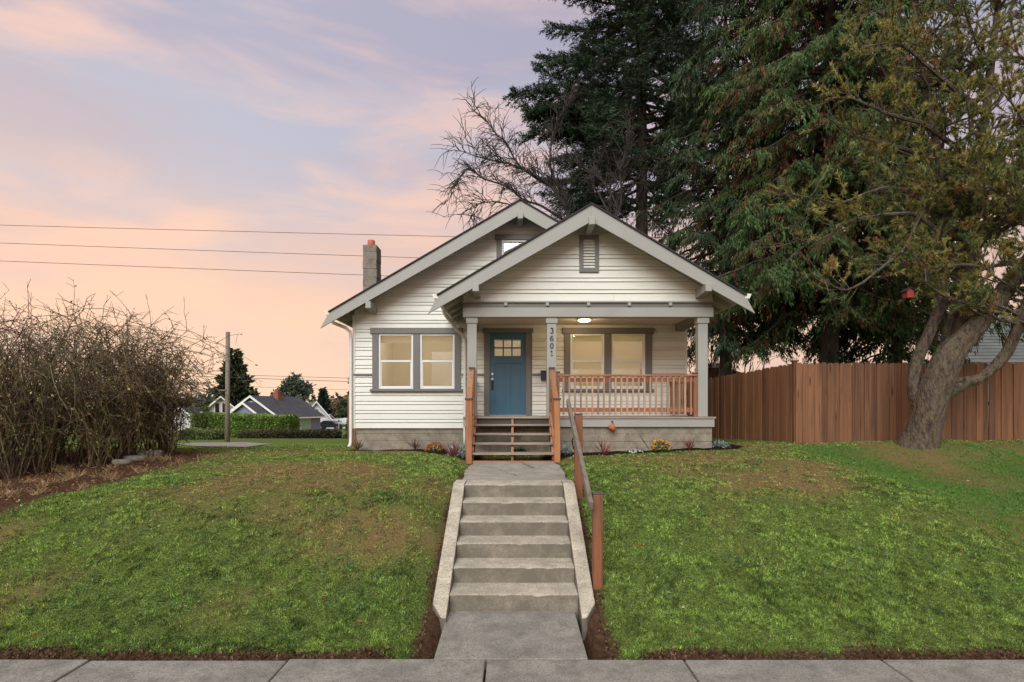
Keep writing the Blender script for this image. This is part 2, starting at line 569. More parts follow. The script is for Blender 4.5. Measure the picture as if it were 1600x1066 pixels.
def bed_mask(x, y):
    """1 where bare soil or mulch shows instead of lawn."""
    e = .30 * (fbm(x * 2.3 + 3, y * 2.3, 4) - .5)
    edge = 1 - sstep(4.50, 4.61, y + e * .8)
    wing = (1 - sstep(.83, .90, np.abs(x) + e * .7)) * (1 - sstep(7.0, 7.3, y))
    path = (1 - sstep(.74, .86, np.abs(x + .02) + e)) * (1 - sstep(10.7, 10.9, y)) * sstep(6.9, 7.1, y)
    front = np.interp(x, [.6, .95, 4.5, 5.0], [10.5, 10.58, 11.15, 12.0])
    mulch = sstep(front - .06, front + .06, y + e * .4) * (x > .6) * (x < 5.0) * (y < 14)
    frontl = np.interp(x, [-4.2, -2.4, -1.75, -.95, -.6], [13.4, 13.2, 12.0, 10.55, 10.4])
    mulch2 = sstep(frontl - .08, frontl + .08, y + e * .5) * (x < -.6) * (x > -4.15) * (y < 14)
    yb = np.interp(x, [-14, -6.6, -5.6], [5.8, 6.3, 7.5])
    bed = sstep(yb - .4, yb + .5, y + e * 3.0) * (1 - sstep(-6.5, -5.75, x + 1.6 * e + .10 * (y - 8))) * (1 - sstep(12.4, 13.2, y + e))
    return np.clip(np.maximum.reduce([edge, wing, path, mulch, mulch2, bed]), 0, 1), np.clip(np.maximum(mulch, mulch2), 0, 1), bed


def dead_mask(x, y):
    n = fbm(x * .8 + 11, y * .8 + 3, 4)
    a = np.exp(-((x + 3.6) / 2.3) ** 2 - ((y - 7.7) / 1.6) ** 2) + .85 * np.exp(-((x - 3.9) / 2.0) ** 2 - ((y - 8.0) / 1.5) ** 2)
    a = a + .35 * sstep(8, 10, y) * (y < 14) + .5 * np.exp(-((x - 8.4) / 2.6) ** 2 - ((y - 11.3) / .9) ** 2)
    return np.clip(sstep(.33, .68, n * .64 + .36 * a) , 0, 1)


gx = np.unique(np.concatenate([np.linspace(-500, -40, 16), np.linspace(-40, -12, 30), np.linspace(-12, 12, 241), np.linspace(12, 40, 25), np.linspace(40, 500, 16)]))
gy = np.unique(np.concatenate([np.linspace(-60, 2.5, 10), np.linspace(2.5, 4.3, 5), np.linspace(4.3, 14, 98), np.linspace(14, 40, 40), np.linspace(40, 160, 30), np.linspace(160, 900, 14)]))
XX, YY = np.meshgrid(gx, gy)
ZZ = terrain(XX, YY)
V = np.stack([XX, YY, ZZ], -1).reshape(-1, 3)
ny, nx = XX.shape
idx = np.arange(ny * nx).reshape(ny, nx)
Q = np.stack([idx[:-1, :-1], idx[:-1, 1:], idx[1:, 1:], idx[1:, :-1]], -1).reshape(-1, 4)
me = bpy.data.meshes.new('ground')
me.vertices.add(len(V)); me.vertices.foreach_set('co', V.astype(np.float32).ravel())
me.loops.add(Q.size); me.loops.foreach_set('vertex_index', Q.astype(np.int32).ravel())
me.polygons.add(len(Q)); me.polygons.foreach_set('loop_start', np.arange(0, Q.size, 4, dtype=np.int32))
me.update(calc_edges=True)
bm_, mu_, be_ = bed_mask(V[:, 0], V[:, 1])
dm_ = dead_mask(V[:, 0], V[:, 1])
put_col(me, np.stack([bm_, mu_, dm_], -1))
m, t, b = new_mat('lawn_soil')
a = N(t, 'ShaderNodeVertexColor', layer_name='Col')
sp = N(t, 'ShaderNodeSeparateColor'); t.links.new(a.outputs[0], sp.inputs[0])
v = coords(t)
green = ramp(t, noise(t, v, 48, 6, .72), [(.36, (.03, .034, .012)), (.5, (.10, .145, .034)), (.64, (.20, .27, .065))]).outputs[0]
dead = ramp(t, noise(t, v, 44, 6, .75), [(.3, (.09, .06, .026)), (.5, (.22, .145, .062)), (.7, (.31, .22, .10))]).outputs[0]
soil = ramp(t, noise(t, v, 20, 8, .75), [(.3, (.028, .016, .010)), (.5, (.085, .045, .026)), (.72, (.16, .085, .05))]).outputs[0]
mul = ramp(t, noise(t, v, 40, 6, .75), [(.35, (.008, .006, .005)), (.7, (.04, .027, .02))]).outputs[0]
c = mix(t, sp.outputs[2], green, dead)
c = mix(t, sp.outputs[0], c, soil)
c = mix(t, sp.outputs[1], c, mul)
t.links.new(c, b.inputs['Base Color']); b.inputs['Roughness'].default_value = 1.0; b.inputs['Specular IOR Level'].default_value = .05
bump(t, b, noise(t, v, 30, 8, .75), .8, .04)
M['ground'] = m
kind(link('ground', me, m, smooth=True), 'structure')

# sidewalk slabs, each its own piece, with open joints
walk = kind(G().box(-20, 20, 2.55, 4.40, -.2, -.045).build('sidewalk', M['walk']), 'structure')
x = -.22 - 1.575 * 9
slab0 = None
while x < 14:
    w = 1.575
    o = G().box(x + .008, x + w - .008, 2.60, 4.405 + random.uniform(-.01, .01), -.12, random.uniform(-.005, .005)).build('slab', M['walk'], walk, bevel=.012)
    x += w
G().box(-14.4, 14.0, 1.0, 2.59, -.2, -.07).build('verge', M['ground'], walk)
kind(G().box(-60, 60, -9, .9, -.4, -.16).build('road', M['road']), 'structure')
kind(G().box(-60, 60, .9, 1.05, -.4, -.03).build('kerb', M['walk'], bevel=.02), 'structure')
# gravel drive seen far left
g = G()
ds = np.linspace(0, 1, 14)
L_ = [(np.interp(s, [0, .4, .7, 1], [-16.4, -15.2, -13.4, -11.5]), np.interp(s, [0, .4, .7, 1], [26.0, 27.4, 27.8, 25.5])) for s in ds]
R_ = [(np.interp(s, [0, .4, .7, 1], [-12.6, -9.6, -7.9, -10.2]), np.interp(s, [0, .4, .7, 1], [21, 16.8, 16.4, 23.6])) for s in ds]
pv = []
for (ax, ay), (bx_, by_) in zip(L_, R_):
    for q in np.linspace(0, 1, 6):
        X_ = ax + (bx_ - ax) * q; Y_ = ay + (by_ - ay) * q
        pv.append((X_, Y_, tz(X_, Y_) + .03))
g.add(pv, [(i * 6 + j, i * 6 + j + 1, i * 6 + j + 7, i * 6 + j + 6) for i in range(13) for j in range(5)])
kind(g.build('driveway', M['gravel'], smooth=True), 'structure')
# ------------------------------------------------------------------ entrance path and concrete steps
kind(G().prism_x([(4.41, -.12), (5.40, -.12), (5.40, .028), (4.41, .004)], -.64, .59).build('landing', M['walk'], bevel=.008), 'structure')

st = thing('concrete_steps', 'six weathered concrete steps between sloping kerb walls cut into the grass bank', 'steps', (0, 5.375, .02))
RZ = (1.034 - .028) / 6
for k in range(6):
    y0 = 5.375 + .33 * k
    top = .028 + RZ * (k + 1)
    y1 = y0 + .34 if k < 5 else y0 + .36
    nx_ = 44; sv = []; sf = []
    for i in range(nx_ + 1):
        x_ = -.622 + 1.244 * i / nx_
        chip = .003 + .012 * max(0, float(vnoise(np.array(x_ * 9 + k * 7.7), np.array(k * 3.1))) - .62) / .38
        wob = .004 * (float(vnoise(np.array(x_ * 3 + k * 5.1), np.array(2.0 + k))) - .5)
        sv += [(x_, y0 + wob, -.15), (x_, y0 + wob, top - .010 - chip * 1.2), (x_, y0 + wob + .006 + chip, top - .002 + wob * .3), (x_, y1, top + .003), (x_, y1, -.15)]
    for i in range(nx_):
        for j in range(4):
            sf.append((i * 5 + j, (i + 1) * 5 + j, (i + 1) * 5 + j + 1, i * 5 + j + 1))
    sf += [(4, 3, 2, 1, 0), tuple(nx_ * 5 + j for j in range(5))]
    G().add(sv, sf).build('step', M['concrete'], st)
for s in (-1, 1):
    a, b_ = (.626, .775)
    xs = (s * a, s * b_) if s > 0 else (s * b_, s * a)
    ia, oa = s * a, s * b_
    zw = lambda y: .06 + (y - 5.10) * .504
    g = G()
    pl_ = [(ia, 5.10), (ia, 7.06), (oa, 7.06), (oa, 5.27), (ia + s * .05, 5.11)]
    g.prism_z(pl_ if s < 0 else pl_[::-1], 0, 1)
    vv = g.v[0]; vv[:, 2] = np.where(vv[:, 2] > .5, [zw(y) for y in vv[:, 1]], -.15)
    g.box(min(ia, oa), max(ia, oa), 7.0605, 7.40, .5, 1.045)
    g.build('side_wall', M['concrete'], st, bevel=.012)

pth = kind(G().box(-.72, .72, 7.42, 10.64, .80, .945).build('path', M['earth']), 'structure')


def zp(y):
    return 1.036 - .016 * (y - 7.03)


pp = {'a': (-.60, 7.07), 'b': (.60, 7.07), 'a1': (-.74, 7.42), 'b1': (.76, 7.42), 'c': (.80, 8.3), 'd': (.82, 9.4), 'e': (.78, 10.6), 'f': (-.80, 10.6), 'g': (-.80, 9.5), 'h': (-.78, 8.4),
      'i': (.05, 8.0), 'j': (-.25, 9.0), 'k': (.35, 9.3), 'l': (.1, 10.6)}
cells = ['a1 b1 c i h'.split(), 'h i j g'.split(), 'i c d k j'.split(), 'g j k l f'.split(), 'k d e l'.split()]
for cl in cells:
    poly = np.array([pp[q] for q in cl]); ctr = poly.mean(0)
    poly = ctr + (poly - ctr) * .94
    # uneven broken edge
    out = []
    for i in range(len(poly)):
        A = poly[i]; B = poly[(i + 1) % len(poly)]
        for q in np.linspace(0, 1, 5)[:-1]:
            out.append(A + (B - A) * q + rng.normal(0, .014, 2))
    g = G(); g.prism_z([tuple(p_) for p_ in out], 0, 1)
    vv = g.v[0]; dz = random.uniform(-.006, .006)
    vv[:, 2] = np.where(vv[:, 2] > .5, [zp(y) + dz for y in vv[:, 1]], .86)
    g.build('paving_slab', M['path'], pth, bevel=.006)

# ------------------------------------------------------------------ the house
YF = 13.70                      # front wall
XL, XR = -3.93, 4.226
XC, ZA, SL = .152, 6.977, .585  # main ridge
YP = 11.65                      # porch front
PL, PR = -1.065, 4.18
PXC, PZA, PSL = 1.557, 6.117, .592
house = thing('house', 'white clapboard bungalow with blue front door and a double gabled front', 'house', (.15, YF, 1.0))


def wall_holes(g, x0, x1, z0, z1, holes, y0, y1):
    xs = sorted({x0, x1, *[h[0] for h in holes], *[h[1] for h in holes]})
    zs = sorted({z0, z1, *[h[2] for h in holes], *[h[3] for h in holes]})
    xs = [x for x in xs if x0 <= x <= x1]; zs = [z for z in zs if z0 <= z <= z1]
    for i in range(len(xs) - 1):
        for j in range(len(zs) - 1):
            cx = (xs[i] + xs[i + 1]) / 2; cz = (zs[j] + zs[j + 1]) / 2
            if any(h[0] < cx < h[1] and h[2] < cz < h[3] for h in holes):
                continue
            g.box(xs[i], xs[i + 1], y0, y1, zs[j], zs[j + 1])


WIN = [(-3.345, -2.49), (-2.32, -1.465), (1.395, 2.235), (2.41, 3.25)]
WZ0, WZ1 = 2.476, 3.84
holes = [(a, b_, WZ0, WZ1) for a, b_ in WIN] + [(-.60, .30, 1.80, 3.855)]
att = (-.30, .60, 5.30, 6.16)
g = G()
wall_holes(g, XL, XR, 1.5, 4.45, holes, YF, YF + .16)


def gx_at(z, off):           # half width of the gable under the roof
    return (ZA - off - z) / SL


for z0, z1 in ((4.45, 5.30), (5.30, 6.16), (6.16, 6.80)):
    a0, a1 = gx_at(z0, .17), gx_at(z1, .17)
    a0 = min(a0, 4.07)
    if z0 == 5.30:
        g.hexa([(XC - a0, YF, z0), (att[0], YF, z0), (att[0], YF + .16, z0), (XC - a0, YF + .16, z0), (XC - a1, YF, z1), (att[0], YF, z1), (att[0], YF + .16, z1), (XC - a1, YF + .16, z1)])
        g.hexa([(att[1], YF, z0), (XC + a0, YF, z0), (XC + a0, YF + .16, z0), (att[1], YF + .16, z0), (att[1], YF, z1), (XC + a1, YF, z1), (XC + a1, YF + .16, z1), (att[1], YF + .16, z1)])
    else:
        g.hexa([(XC - a0, YF, z0), (XC + a0, YF, z0), (XC + a0, YF + .16, z0), (XC - a0, YF + .16, z0), (XC - a1, YF, z1), (XC + a1, YF, z1), (XC + a1, YF + .16, z1), (XC - a1, YF + .16, z1)])
for xa, xb in ((XL, XL + .16), (XR - .16, XR)):
    g.box(xa, xb, YF + .16, 23.8, 1.5, 4.40)
g.box(XL, XR, 23.8, 23.96, 1.5, 4.45)
g.prism_y([(XC - 4.0, 4.45), (XC + 4.0, 4.45), (XC, 6.80)], 23.8, 23.96)
g.build('wall', M['sheath'], house)
# the lit room behind the windows
g = G()
g.add([(-3.76, 13.865, 1.80), (4.05, 13.865, 1.80), (4.05, 17.2, 1.80), (-3.76, 17.2, 1.80), (-3.76, 13.865, 4.3), (4.05, 13.865, 4.3), (4.05, 17.2, 4.3), (-3.76, 17.2, 4.3)],
      [(0, 1, 2, 3), (4, 7, 6, 5), (2, 6, 7, 3), (0, 3, 7, 4), (1, 5, 6, 2)])
g.box(-1.2, -1.08, 13.865, 16.0, 1.80, 4.3)
g.box(.62, .74, 13.865, 16.0, 1.80, 4.3)
g.build('room', M['interior'], house)
G().box(-.55, .85, 13.95, 14.9, 5.0, 5.01).add([(-.55, 14.9, 5.0), (.85, 14.9, 5.0), (.85, 14.9, 6.5), (-.55, 14.9, 6.5)], [(0, 1, 2, 3)]).build('attic_room', M['interior'], house)
for nm, loc, en in (('room_lamp', (-2.5, 15.2, 4.05), 46), ('room_lamp', (2.4, 15.2, 4.05), 60), ('room_lamp', (0, 15.2, 3.9), 8), ('attic_lamp', (.1, 14.3, 6.0), .45)):
    ld = bpy.data.lights.new(nm, 'POINT'); ld.energy = en; ld.color = (1, .88, .70); ld.shadow_soft_size = .2
    lo = bpy.data.objects.new(nm, ld); COL.objects.link(lo); lo.location = loc

for xa, xb, z1_ in ((-2.55, -1.75, 3.75), (1.2, 2.0, 3.75), (3.1, 3.9, 3.4)):
    G().box(xa, xb, 17.1, 17.195, 1.81, z1_).build('interior_door', M['vinyl'], house, bevel=.01)
# clapboards: one wide and one narrow course in turn, each board a piece
hole_b = [(-3.50, -1.31, 2.42, 3.97), (1.235, 3.42, 2.42, 3.97), (-.74, .45, 1.70, 3.975), (att[0] - .12, att[1] + .12, att[2] - .02, att[3] + .13)]


def board(parent, yf, l0, r0, l1, r1, z0, z1, mat=None):
    tb, tt = .030, .005
    z0 += .0035
    G().hexa([(l0, yf - tb, z0), (r0, yf - tb, z0), (r0, yf - .0005, z0), (l0, yf - .0005, z0),
              (l1, yf - tt, z1), (r1, yf - tt, z1), (r1, yf - .0005, z1), (l1, yf - .0005, z1)]).build('clapboard', mat or M['siding'], parent)


def clad(parent, yf, lim, z0, ztop, holes, wide=.150, narrow=.073):
    z = z0; k = 0
    while z < ztop - .02:
        h = wide if k % 2 == 0 else narrow
        z1 = min(z + h, ztop); k += 1
        l0, r0 = lim(z); l1, r1 = lim(z1)
        if r1 - l1 < .05:
            break
        cuts = sorted([hh for hh in holes if hh[2] < z1 - .004 and hh[3] > z + .004 and hh[1] > l0 and hh[0] < r0])
        cl0, cl1 = l0, l1
        for hh in cuts:
            if hh[0] > cl0 + .02:
                board(parent, yf, cl0, hh[0], cl1, hh[0], z, z1)
            if hh[2] > z + .012:
                board(parent, yf, hh[0], hh[1], hh[0], hh[1], z, hh[2])
            if hh[3] < z1 - .012:
                board(parent, yf, hh[0], hh[1], hh[0], hh[1], hh[3], z1)
            cl0 = cl1 = hh[1]
        if r0 > cl0 + .02:
            if r0 - cl0 > 3.5 and k % 3 != 0:
                xm = cl0 + (r0 - cl0) * random.uniform(.3, .7)
                board(parent, yf, cl0, xm - .0015, cl1, xm - .0015, z, z1)
                board(parent, yf, xm + .0015, r0, xm + .0015, r1, z, z1)
            else:
                board(parent, yf, cl0, r0, cl1, r1, z, z1)
        z = z1


def lim_main(z):
    h = (ZA - .16 - z) / SL
    return max(XL - .02, XC - h), min(XR + .02, XC + h)


clad(house, YF, lim_main, 1.503, 6.78, hole_b + [(PL + .1, PR - .1, 4.12, 4.5)])


def lim_porch(z):
    h = (PZA - .14 - z) / PSL
    return max(PL, PXC - h), min(PR, PXC + h)


vent = (1.375, 1.785, 4.857, 5.64)
clad(house, YP, lim_porch, 4.252, 5.93, [(vent[0] + .015, vent[1] - .015, vent[2] + .015, vent[3] - .015)], .165, .080)
G().prism_y([(PL + .01, 4.05), (PR - .01, 4.05), (PR - .01, 4.30), (PXC, 5.97), (PL + .01, 4.30)], YP, YP + .12).build('porch_gable_wall', M['siding'], house)

# foundation, water table, corner boards, belt course
fd = G().box(XL + .03, XR - .03, YF + .05, 23.9, .5, 1.50).build('foundation', M['found'], house)
pf = G().box(PL + .04, PR - .01, YP + .04, YF + .02, .5, 1.602).build('porch_foundation', M['found'], house)
# marks of the form boards: each course a little in or out
for (xa, xb, yf, z0, z1, par, hs) in ((XL + .02, PL + .02, YF + .03, .5, 1.498, fd, (.70, .17, .14)), (PL + .03, PR, YP + .018, .5, 1.60, pf, (.66, .14, .17, .15))):
    z = z0
    for i, h_ in enumerate(hs):
        zz = min(z + h_, z1 - .004 * (i < len(hs) - 1)); zz = z1 if i == len(hs) - 1 else zz
        e_ = (-.004, .006, -.002, .007)[i % 4]
        G().box(xa, xb, yf + e_, yf + .03, z + .002, zz - .002).build('course', M['found'], par, bevel=.004)
        z = zz
cr_pts = [P(a, b_, YP + .012) for a, b_ in ((897, 667), (895.5, 675), (897.5, 681), (894, 688), (895, 696), (898, 704), (902, 710))]
G().tube(cr_pts, [.010, .012, .009, .013, .010, .012, .008], 4).build('crack', M['black'], pf)
cr_pts = [P(a, b_, YP + .012) for a, b_ in ((1000, 680), (1004, 687), (1009, 694), (1014, 702))]
G().tube(cr_pts, [.003, .006, .004, .006], 4).build('crack', M['black'], pf)
g = G()
for a, b_ in ((XL - .03, -3.515), (-1.295, -.745), (.455, 1.22), (3.435, XR + .03)):
    g.box(a, b_, YF - .055, YF - .024, 2.81, 2.855)
g.build('belt_course', M['trim_dark'], house)
G().box(XL - .06, XL + .0, YF - .03, YF + .16, 1.5, 4.30).build('corner_board', M['siding'], house)
G().box(XR - .0, XR + .06, YF - .03, YF + .16, 1.5, 4.30).build('corner_board', M['siding'], house)

# roofs: slab, shingles, rake boards, gutters, rafter tails, outlookers


def roof_side(xc, za, sl, half, s, y0, y1, th):
    xe = xc + s * half; ze = za - sl * half
    p = [(xc, za), (xe, ze), (xe, ze - th), (xc, za - th)]
    return p if s < 0 else p[::-1]


def make_roof(xc, za, sl, half0, tail0, zt0, yfront, yback, rake_h, cut=0.0):
    for s in (-1, 1):
        half, tail, zt = (half0, tail0, zt0) if s < 0 else (half0 - cut, tail0 - cut, zt0 + cut * sl)
        G().prism_y(roof_side(xc, za - .035, sl, half, s, 0, 0, .09), yfront + .045, yback).build('roof', M['soffit'], house)
        xe = xc + s * (half + .03); ze = za - sl * (half + .03)
        p = [(xc, za), (xe, ze), (xe, ze - .033), (xc, za - .033)]
        G().prism_y(p if s < 0 else p[::-1], yfront - .035, yback + .03).build('shingles', M['shingle'], house)
        # rake board with its slanting tail
        x_e = xc + s * half; z_e = za - .037 - sl * half
        p = [(xc, za - .037), (x_e, z_e), (x_e + s * .03, z_e - .03), (xc + s * tail, zt), (xc, za - .037 - rake_h)]
        p = p if s < 0 else p[::-1]
        o = G().prism_y(p, yfront, yfront + .042).build('rake_board', M['trim_light'], house, bevel=.004)
        # gutter
        gxp = [(0, 0), (.085, 0), (.11, .05), (.125, .095), (.115, .095), (.0, .095)]
        x0 = xc + s * (half + .005)
        p = [(x0 + s * a, z_e - .065 + b_) for a, b_ in gxp]
        p = p[::-1] if s < 0 else p
        o = G().prism_y(p, yfront - .01, yback).build('gutter', M['gutter'], house)
        # rafter tails under the eave
        wall_x = xc + s * (half - .47)
        y = yfront + .62
        while y < min(yback, yfront + 5.5):
            x1 = xc + s * (half - .04)
            zz = lambda x_: za - .127 - sl * abs(x_ - xc)
            p = [(wall_x, zz(wall_x)), (x1, zz(x1)), (x1, zz(x1) - .07), (wall_x, zz(wall_x) - .13)]
            G().prism_y(p if s < 0 else p[::-1], y, y + .05).build('rafter_tail', M['trim_light'], house)
            y += .62


make_roof(XC, ZA, SL, 4.535, 4.76, 3.90, 13.15, 24.5, .335, .30)
make_roof(PXC, PZA, PSL, 3.07, 3.28, 3.895, 11.08, 13.72, .335)
for (x, z, y0, y1) in ((XC, 6.49, 13.08, YF), (-3.45, 4.37, 13.07, YF), (3.76, 4.37, 13.07, YF),
                       (PXC, 5.66, 11.0, YP), (PXC - 2.32, 4.33, 11.0, YP), (PXC + 2.32, 4.33, 11.0, YP)):
    G().prism_x([(y0, z), (y1, z - .03), (y1, z + .16), (y0, z + .16)], x - .062, x + .062).build('outlooker', M['trim_light'], house, bevel=.005)

# porch beam with its blocks, ceiling, side beams, posts
BX0, BX1 = -1.072, 4.188
G().box(BX0, BX1, YP - .055, YP + .16, 3.915, 4.112).build('porch_beam', M['trim_light'], house, bevel=.005)
G().box(BX0 + .004, BX1 - .004, YP - .03, YP + .1, 4.114, 4.215).build('frieze_band', M['trim_dark'], house)
G().box(BX0 - .01, BX1 + .01, YP - .075, YP - .0, 4.216, 4.250).build('drip_ledge', M['trim_light'], house, bevel=.004)
for x in (-.17, .70, 1.565, 2.42, 3.28):
    G().box(x - .035, x + .035, YP - .07, YP - .031, 4.15, 4.2155).build('block', M['trim_light'], house)
G().box(PL + .05, PR - .05, YP + .165, YF - .03, 4.06, 4.10).build('porch_ceiling', M['ceiling'], house)
for xa, xb in ((PL + .0, PL + .19), (PR - .19, PR)):
    G().prism_x([(YP + .162, 3.915), (YF - .32, 3.915), (YF - .03, 3.90), (YF - .03, 4.058), (YP + .162, 4.058)], xa, xb).build('porch_side_beam', M['trim_dark'], house)
for i, (x, w) in enumerate(((-.885, .20), (.795, .20), (3.985, .205))):
    y0 = YP + .0
    o = G().box(x - w / 2, x + w / 2, y0, y0 + .18, 1.822, 3.79).build('porch_post', M['trim_light'], house, bevel=.006)
    G().box(x - w / 2 - .022, x + w / 2 + .022, y0 - .022, y0 + .20, 3.79, 3.912).build('post_cap', M['trim_light'], o, bevel=.006)
    if i == 1:
        mid_post = o


def digit(strokes, cx, cz, h):
    g = G()
    for pts, r in strokes:
        g.tube([(cx + a * h, YP - .008, cz + b_ * h) for a, b_ in pts], [q * h for q in r] if isinstance(r, list) else r * h, 6)
    return g.build('house_number', M['navy'], mid_post, smooth=False)


def arc(cx, cy, rx, ry, a0, a1, n=12):
    return [(cx + rx * math.cos(R(a0 + (a1 - a0) * i / n)), cy + ry * math.sin(R(a0 + (a1 - a0) * i / n))) for i in range(n + 1)]


D = {'3': [(arc(0, .23, .22, .24, 150, -80), .095), (arc(0, -.23, .25, .26, 85, -150), .095)],
     '6': [(arc(0, -.22, .25, .27, 0, 360), .095), ([(-.24, -.2), (-.23, .08), (-.12, .34), (.08, .47), (.22, .40)], .095)],
     '0': [(arc(0, 0, .26, .47, 0, 360, 18), .095)],
     '1': [([(-.2, .30), (.0, .46), (.0, -.46)], .105), ([(-.2, -.47), (.2, -.47)], .075)]}
for ch, py in zip('3601', (516.7, 529.0, 540.5, 551.8)):
    _, _, z = P(862, py, YP)
    digit(D[ch], .797, z, .112)

# porch floor and fascia
G().box(PL + .0, PR + .06, YP - .06, YF - .028, 1.785, 1.82).build('porch_floor', M['tread'], house)
G().box(.86, PR + .035, YP - .035, YP + .018, 1.606, 1.784).build('porch_fascia', M['trim_light'], house, bevel=.004)
G().box(PL + .0, -.92, YP - .035, YP + .018, 1.606, 1.784).build('porch_fascia', M['trim_light'], house, bevel=.004)

# windows


def window_pair(sashes, z0, z1, blind):
    x0 = sashes[0][0] - .155; x1 = sashes[-1][1] + .155
    y0, y1 = YF - .048, YF - .001
    for xa, xb in ((x0, sashes[0][0]), (sashes[0][1], sashes[1][0]), (sashes[-1][1], x1)):
        G().box(xa, xb, y0, y1, z0, z1).build('side_trim', M['trim_dark'], house, bevel=.004)
    G().box(x0 - .045, x1 + .045, y0 - .022, y1, z1 + .002, z1 + .145).build('head_trim', M['trim_dark'], house, bevel=.004)
    G().box(x0 - .05, x1 + .05, y0 - .05, y1, z0 - .065, z0 - .002).build('sill', M['trim_dark'], house, bevel=.004)
    for a, b_ in sashes:
        zm = z0 + (z1 - z0) * .505
        g = G()
        f = .045
        ya, yb = YF - .03, YF + .06
        g.box(a + .002, a + f, ya, yb, z0 + .002, z1 - .002); g.box(b_ - f, b_ - .002, ya, yb, z0 + .002, z1 - .002)
        g.box(a + f, b_ - f, ya, yb, z0 + .002, z0 + f); g.box(a + f, b_ - f, ya, yb, z1 - f, z1 - .002)
        w = g.build('window', M['vinyl'], house, bevel=.004)
        G().box(a + f, b_ - f, ya + .012, yb - .02, zm - .024, zm + .024).build('meeting_rail', M['vinyl'], w, bevel=.003)
        g = G(); q = .026
        za, zb = z0 + f, zm - .024
        g.box(a + f, a + f + q, ya + .018, ya + .05, za, zb); g.box(b_ - f - q, b_ - f, ya + .018, ya + .05, za, zb)
        g.box(a + f + q, b_ - f - q, ya + .018, ya + .05, za, za + q)
        g.build('sash', M['vinyl'], w, bevel=.002)
        for zz0, zz1, yy in ((z0 + f, zm - .024, ya + .036), (zm + .024, z1 - f, ya + .058)):
            G().box(a + f, b_ - f, yy, yy + .005, zz0, zz1).build('pane', M['glass'], w)
        if blind:
            G().box(a - .06, b_ + .06, YF + .175, YF + .18, z1 - blind, z1 + .12).build('blind', M['blind'], w)


window_pair(WIN[:2], WZ0, WZ1, .20)
window_pair(WIN[2:], WZ0, WZ1, .86)
# attic window, half hidden by the porch roof
y0, y1 = YF - .045, YF - .001
g = G()
g.box(att[0] - .13, att[0], y0, y1, att[2], att[3]); g.box(att[1], att[1] + .13, y0, y1, att[2], att[3])
g.build('window_trim', M['trim_dark'], house, bevel=.004)
G().box(att[0] - .17, att[1] + .17, y0 - .02, y1, att[3] + .002, att[3] + .135).build('head_trim', M['trim_dark'], house, bevel=.004)
g = G()
g.box(att[0], att[0] + .05, YF - .03, YF + .05, att[2], att[3]); g.box(att[1] - .05, att[1], YF - .03, YF + .05, att[2], att[3])
g.box(att[0] + .05, att[1] - .05, YF - .03, YF + .05, att[3] - .05, att[3]); g.box(att[0] + .05, att[1] - .05, YF - .03, YF + .05, att[2], att[2] + .05)
w = g.build('window', M['vinyl'], house, bevel=.004)
G().box(att[0] + .05, att[1] - .05, YF + .01, YF + .015, att[2] + .05, att[3] - .05).build('pane', M['glass'], w)

# gable vent
g = G(); f = .085
yv0, yv1 = YP - .05, YP - .001
g.box(vent[0], vent[0] + f, yv0, yv1, vent[2], vent[3]); g.box(vent[1] - f, vent[1], yv0, yv1, vent[2], vent[3])
g.box(vent[0] + f, vent[1] - f, yv0, yv1, vent[2], vent[2] + f); g.box(vent[0] + f, vent[1] - f, yv0, yv1, vent[3] - f, vent[3])
vo = g.build('gable_vent', M['trim_dark'], house, bevel=.004)
nz = 10
for i in range(nz):
    z = vent[2] + f + (vent[3] - vent[2] - 2 * f) * (i + .1) / nz
    G().prism_x([(YP - .045, z), (YP - .004, z + .05), (YP - .004, z + .062), (YP - .045, z + .012)], vent[0] + f, vent[1] - f).build('slat', M['siding'], vo)

# front door
dx0, dx1, dz0, dz1 = -.595, .295, 1.832, 3.85
yd = YF - .012
g = G()
panes = [(774, 813, 531.5, 556.0)]
gx0 = (772.8 - CX) / F * YF; gx1 = (813.5 - CX) / F * YF
gz1 = EYE + (CY - 531) / F * YF; gz0 = EYE + (CY - 556.5) / F * YF
wall_holes(g, dx0, dx1, dz0, dz1, [(gx0, gx1, gz0, gz1), (dx0 + .12, -.205, 2.02, 3.12), (-.095, dx1 - .12, 2.02, 3.12)], yd, yd + .045)
door = g.build('door', M['door'], house)
for a, b_ in ((dx0 + .12, -.205), (-.095, dx1 - .12)):
    G().box(a - .004, b_ + .004, yd + .026, yd + .042, 2.016, 3.124).build('door_panel', M['door'], door, bevel=.004)
pw = (gx1 - gx0) / 3; ph = (gz1 - gz0) / 2
g = G()
for i in (1, 2):
    g.box(gx0 + pw * i - .016, gx0 + pw * i + .016, yd - .004, yd + .04, gz0, gz1)
zc = (gz0 + gz1) / 2
for i in range(3):
    g.box(gx0 + pw * i + (.016 if i else 0), gx0 + pw * (i + 1) - (.016 if i < 2 else 0), yd - .003, yd + .039, zc - .016, zc + .016)
g.build('muntin', M['door'], door)
for i in range(3):
    for j in range(2):
        G().box(gx0 + pw * i + .01, gx0 + pw * (i + 1) - .01, yd + .018, yd + .022, gz0 + ph * j + .01, gz0 + ph * (j + 1) - .01).build('pane', M['glass'], door)
hx = dx0 + .062
g = G(); g.box(hx - .028, hx + .028, yd - .012, yd, 2.44, 2.70)
g.tube([(hx, yd - .012, 2.68), (hx, yd - .05, 2.66), (hx, yd - .055, 2.56), (hx, yd - .012, 2.47)], .011, 8)
g.build('handle', M['black'], door, bevel=.004)
G().tube([(hx, yd, 2.72), (hx, yd - .03, 2.72)], .026, 14).build('thumb_latch', M['chrome'], door)
G().tube([(hx, yd, 2.845), (hx, yd - .025, 2.845)], .028, 14).build('deadbolt', M['chrome'], door)
g = G()
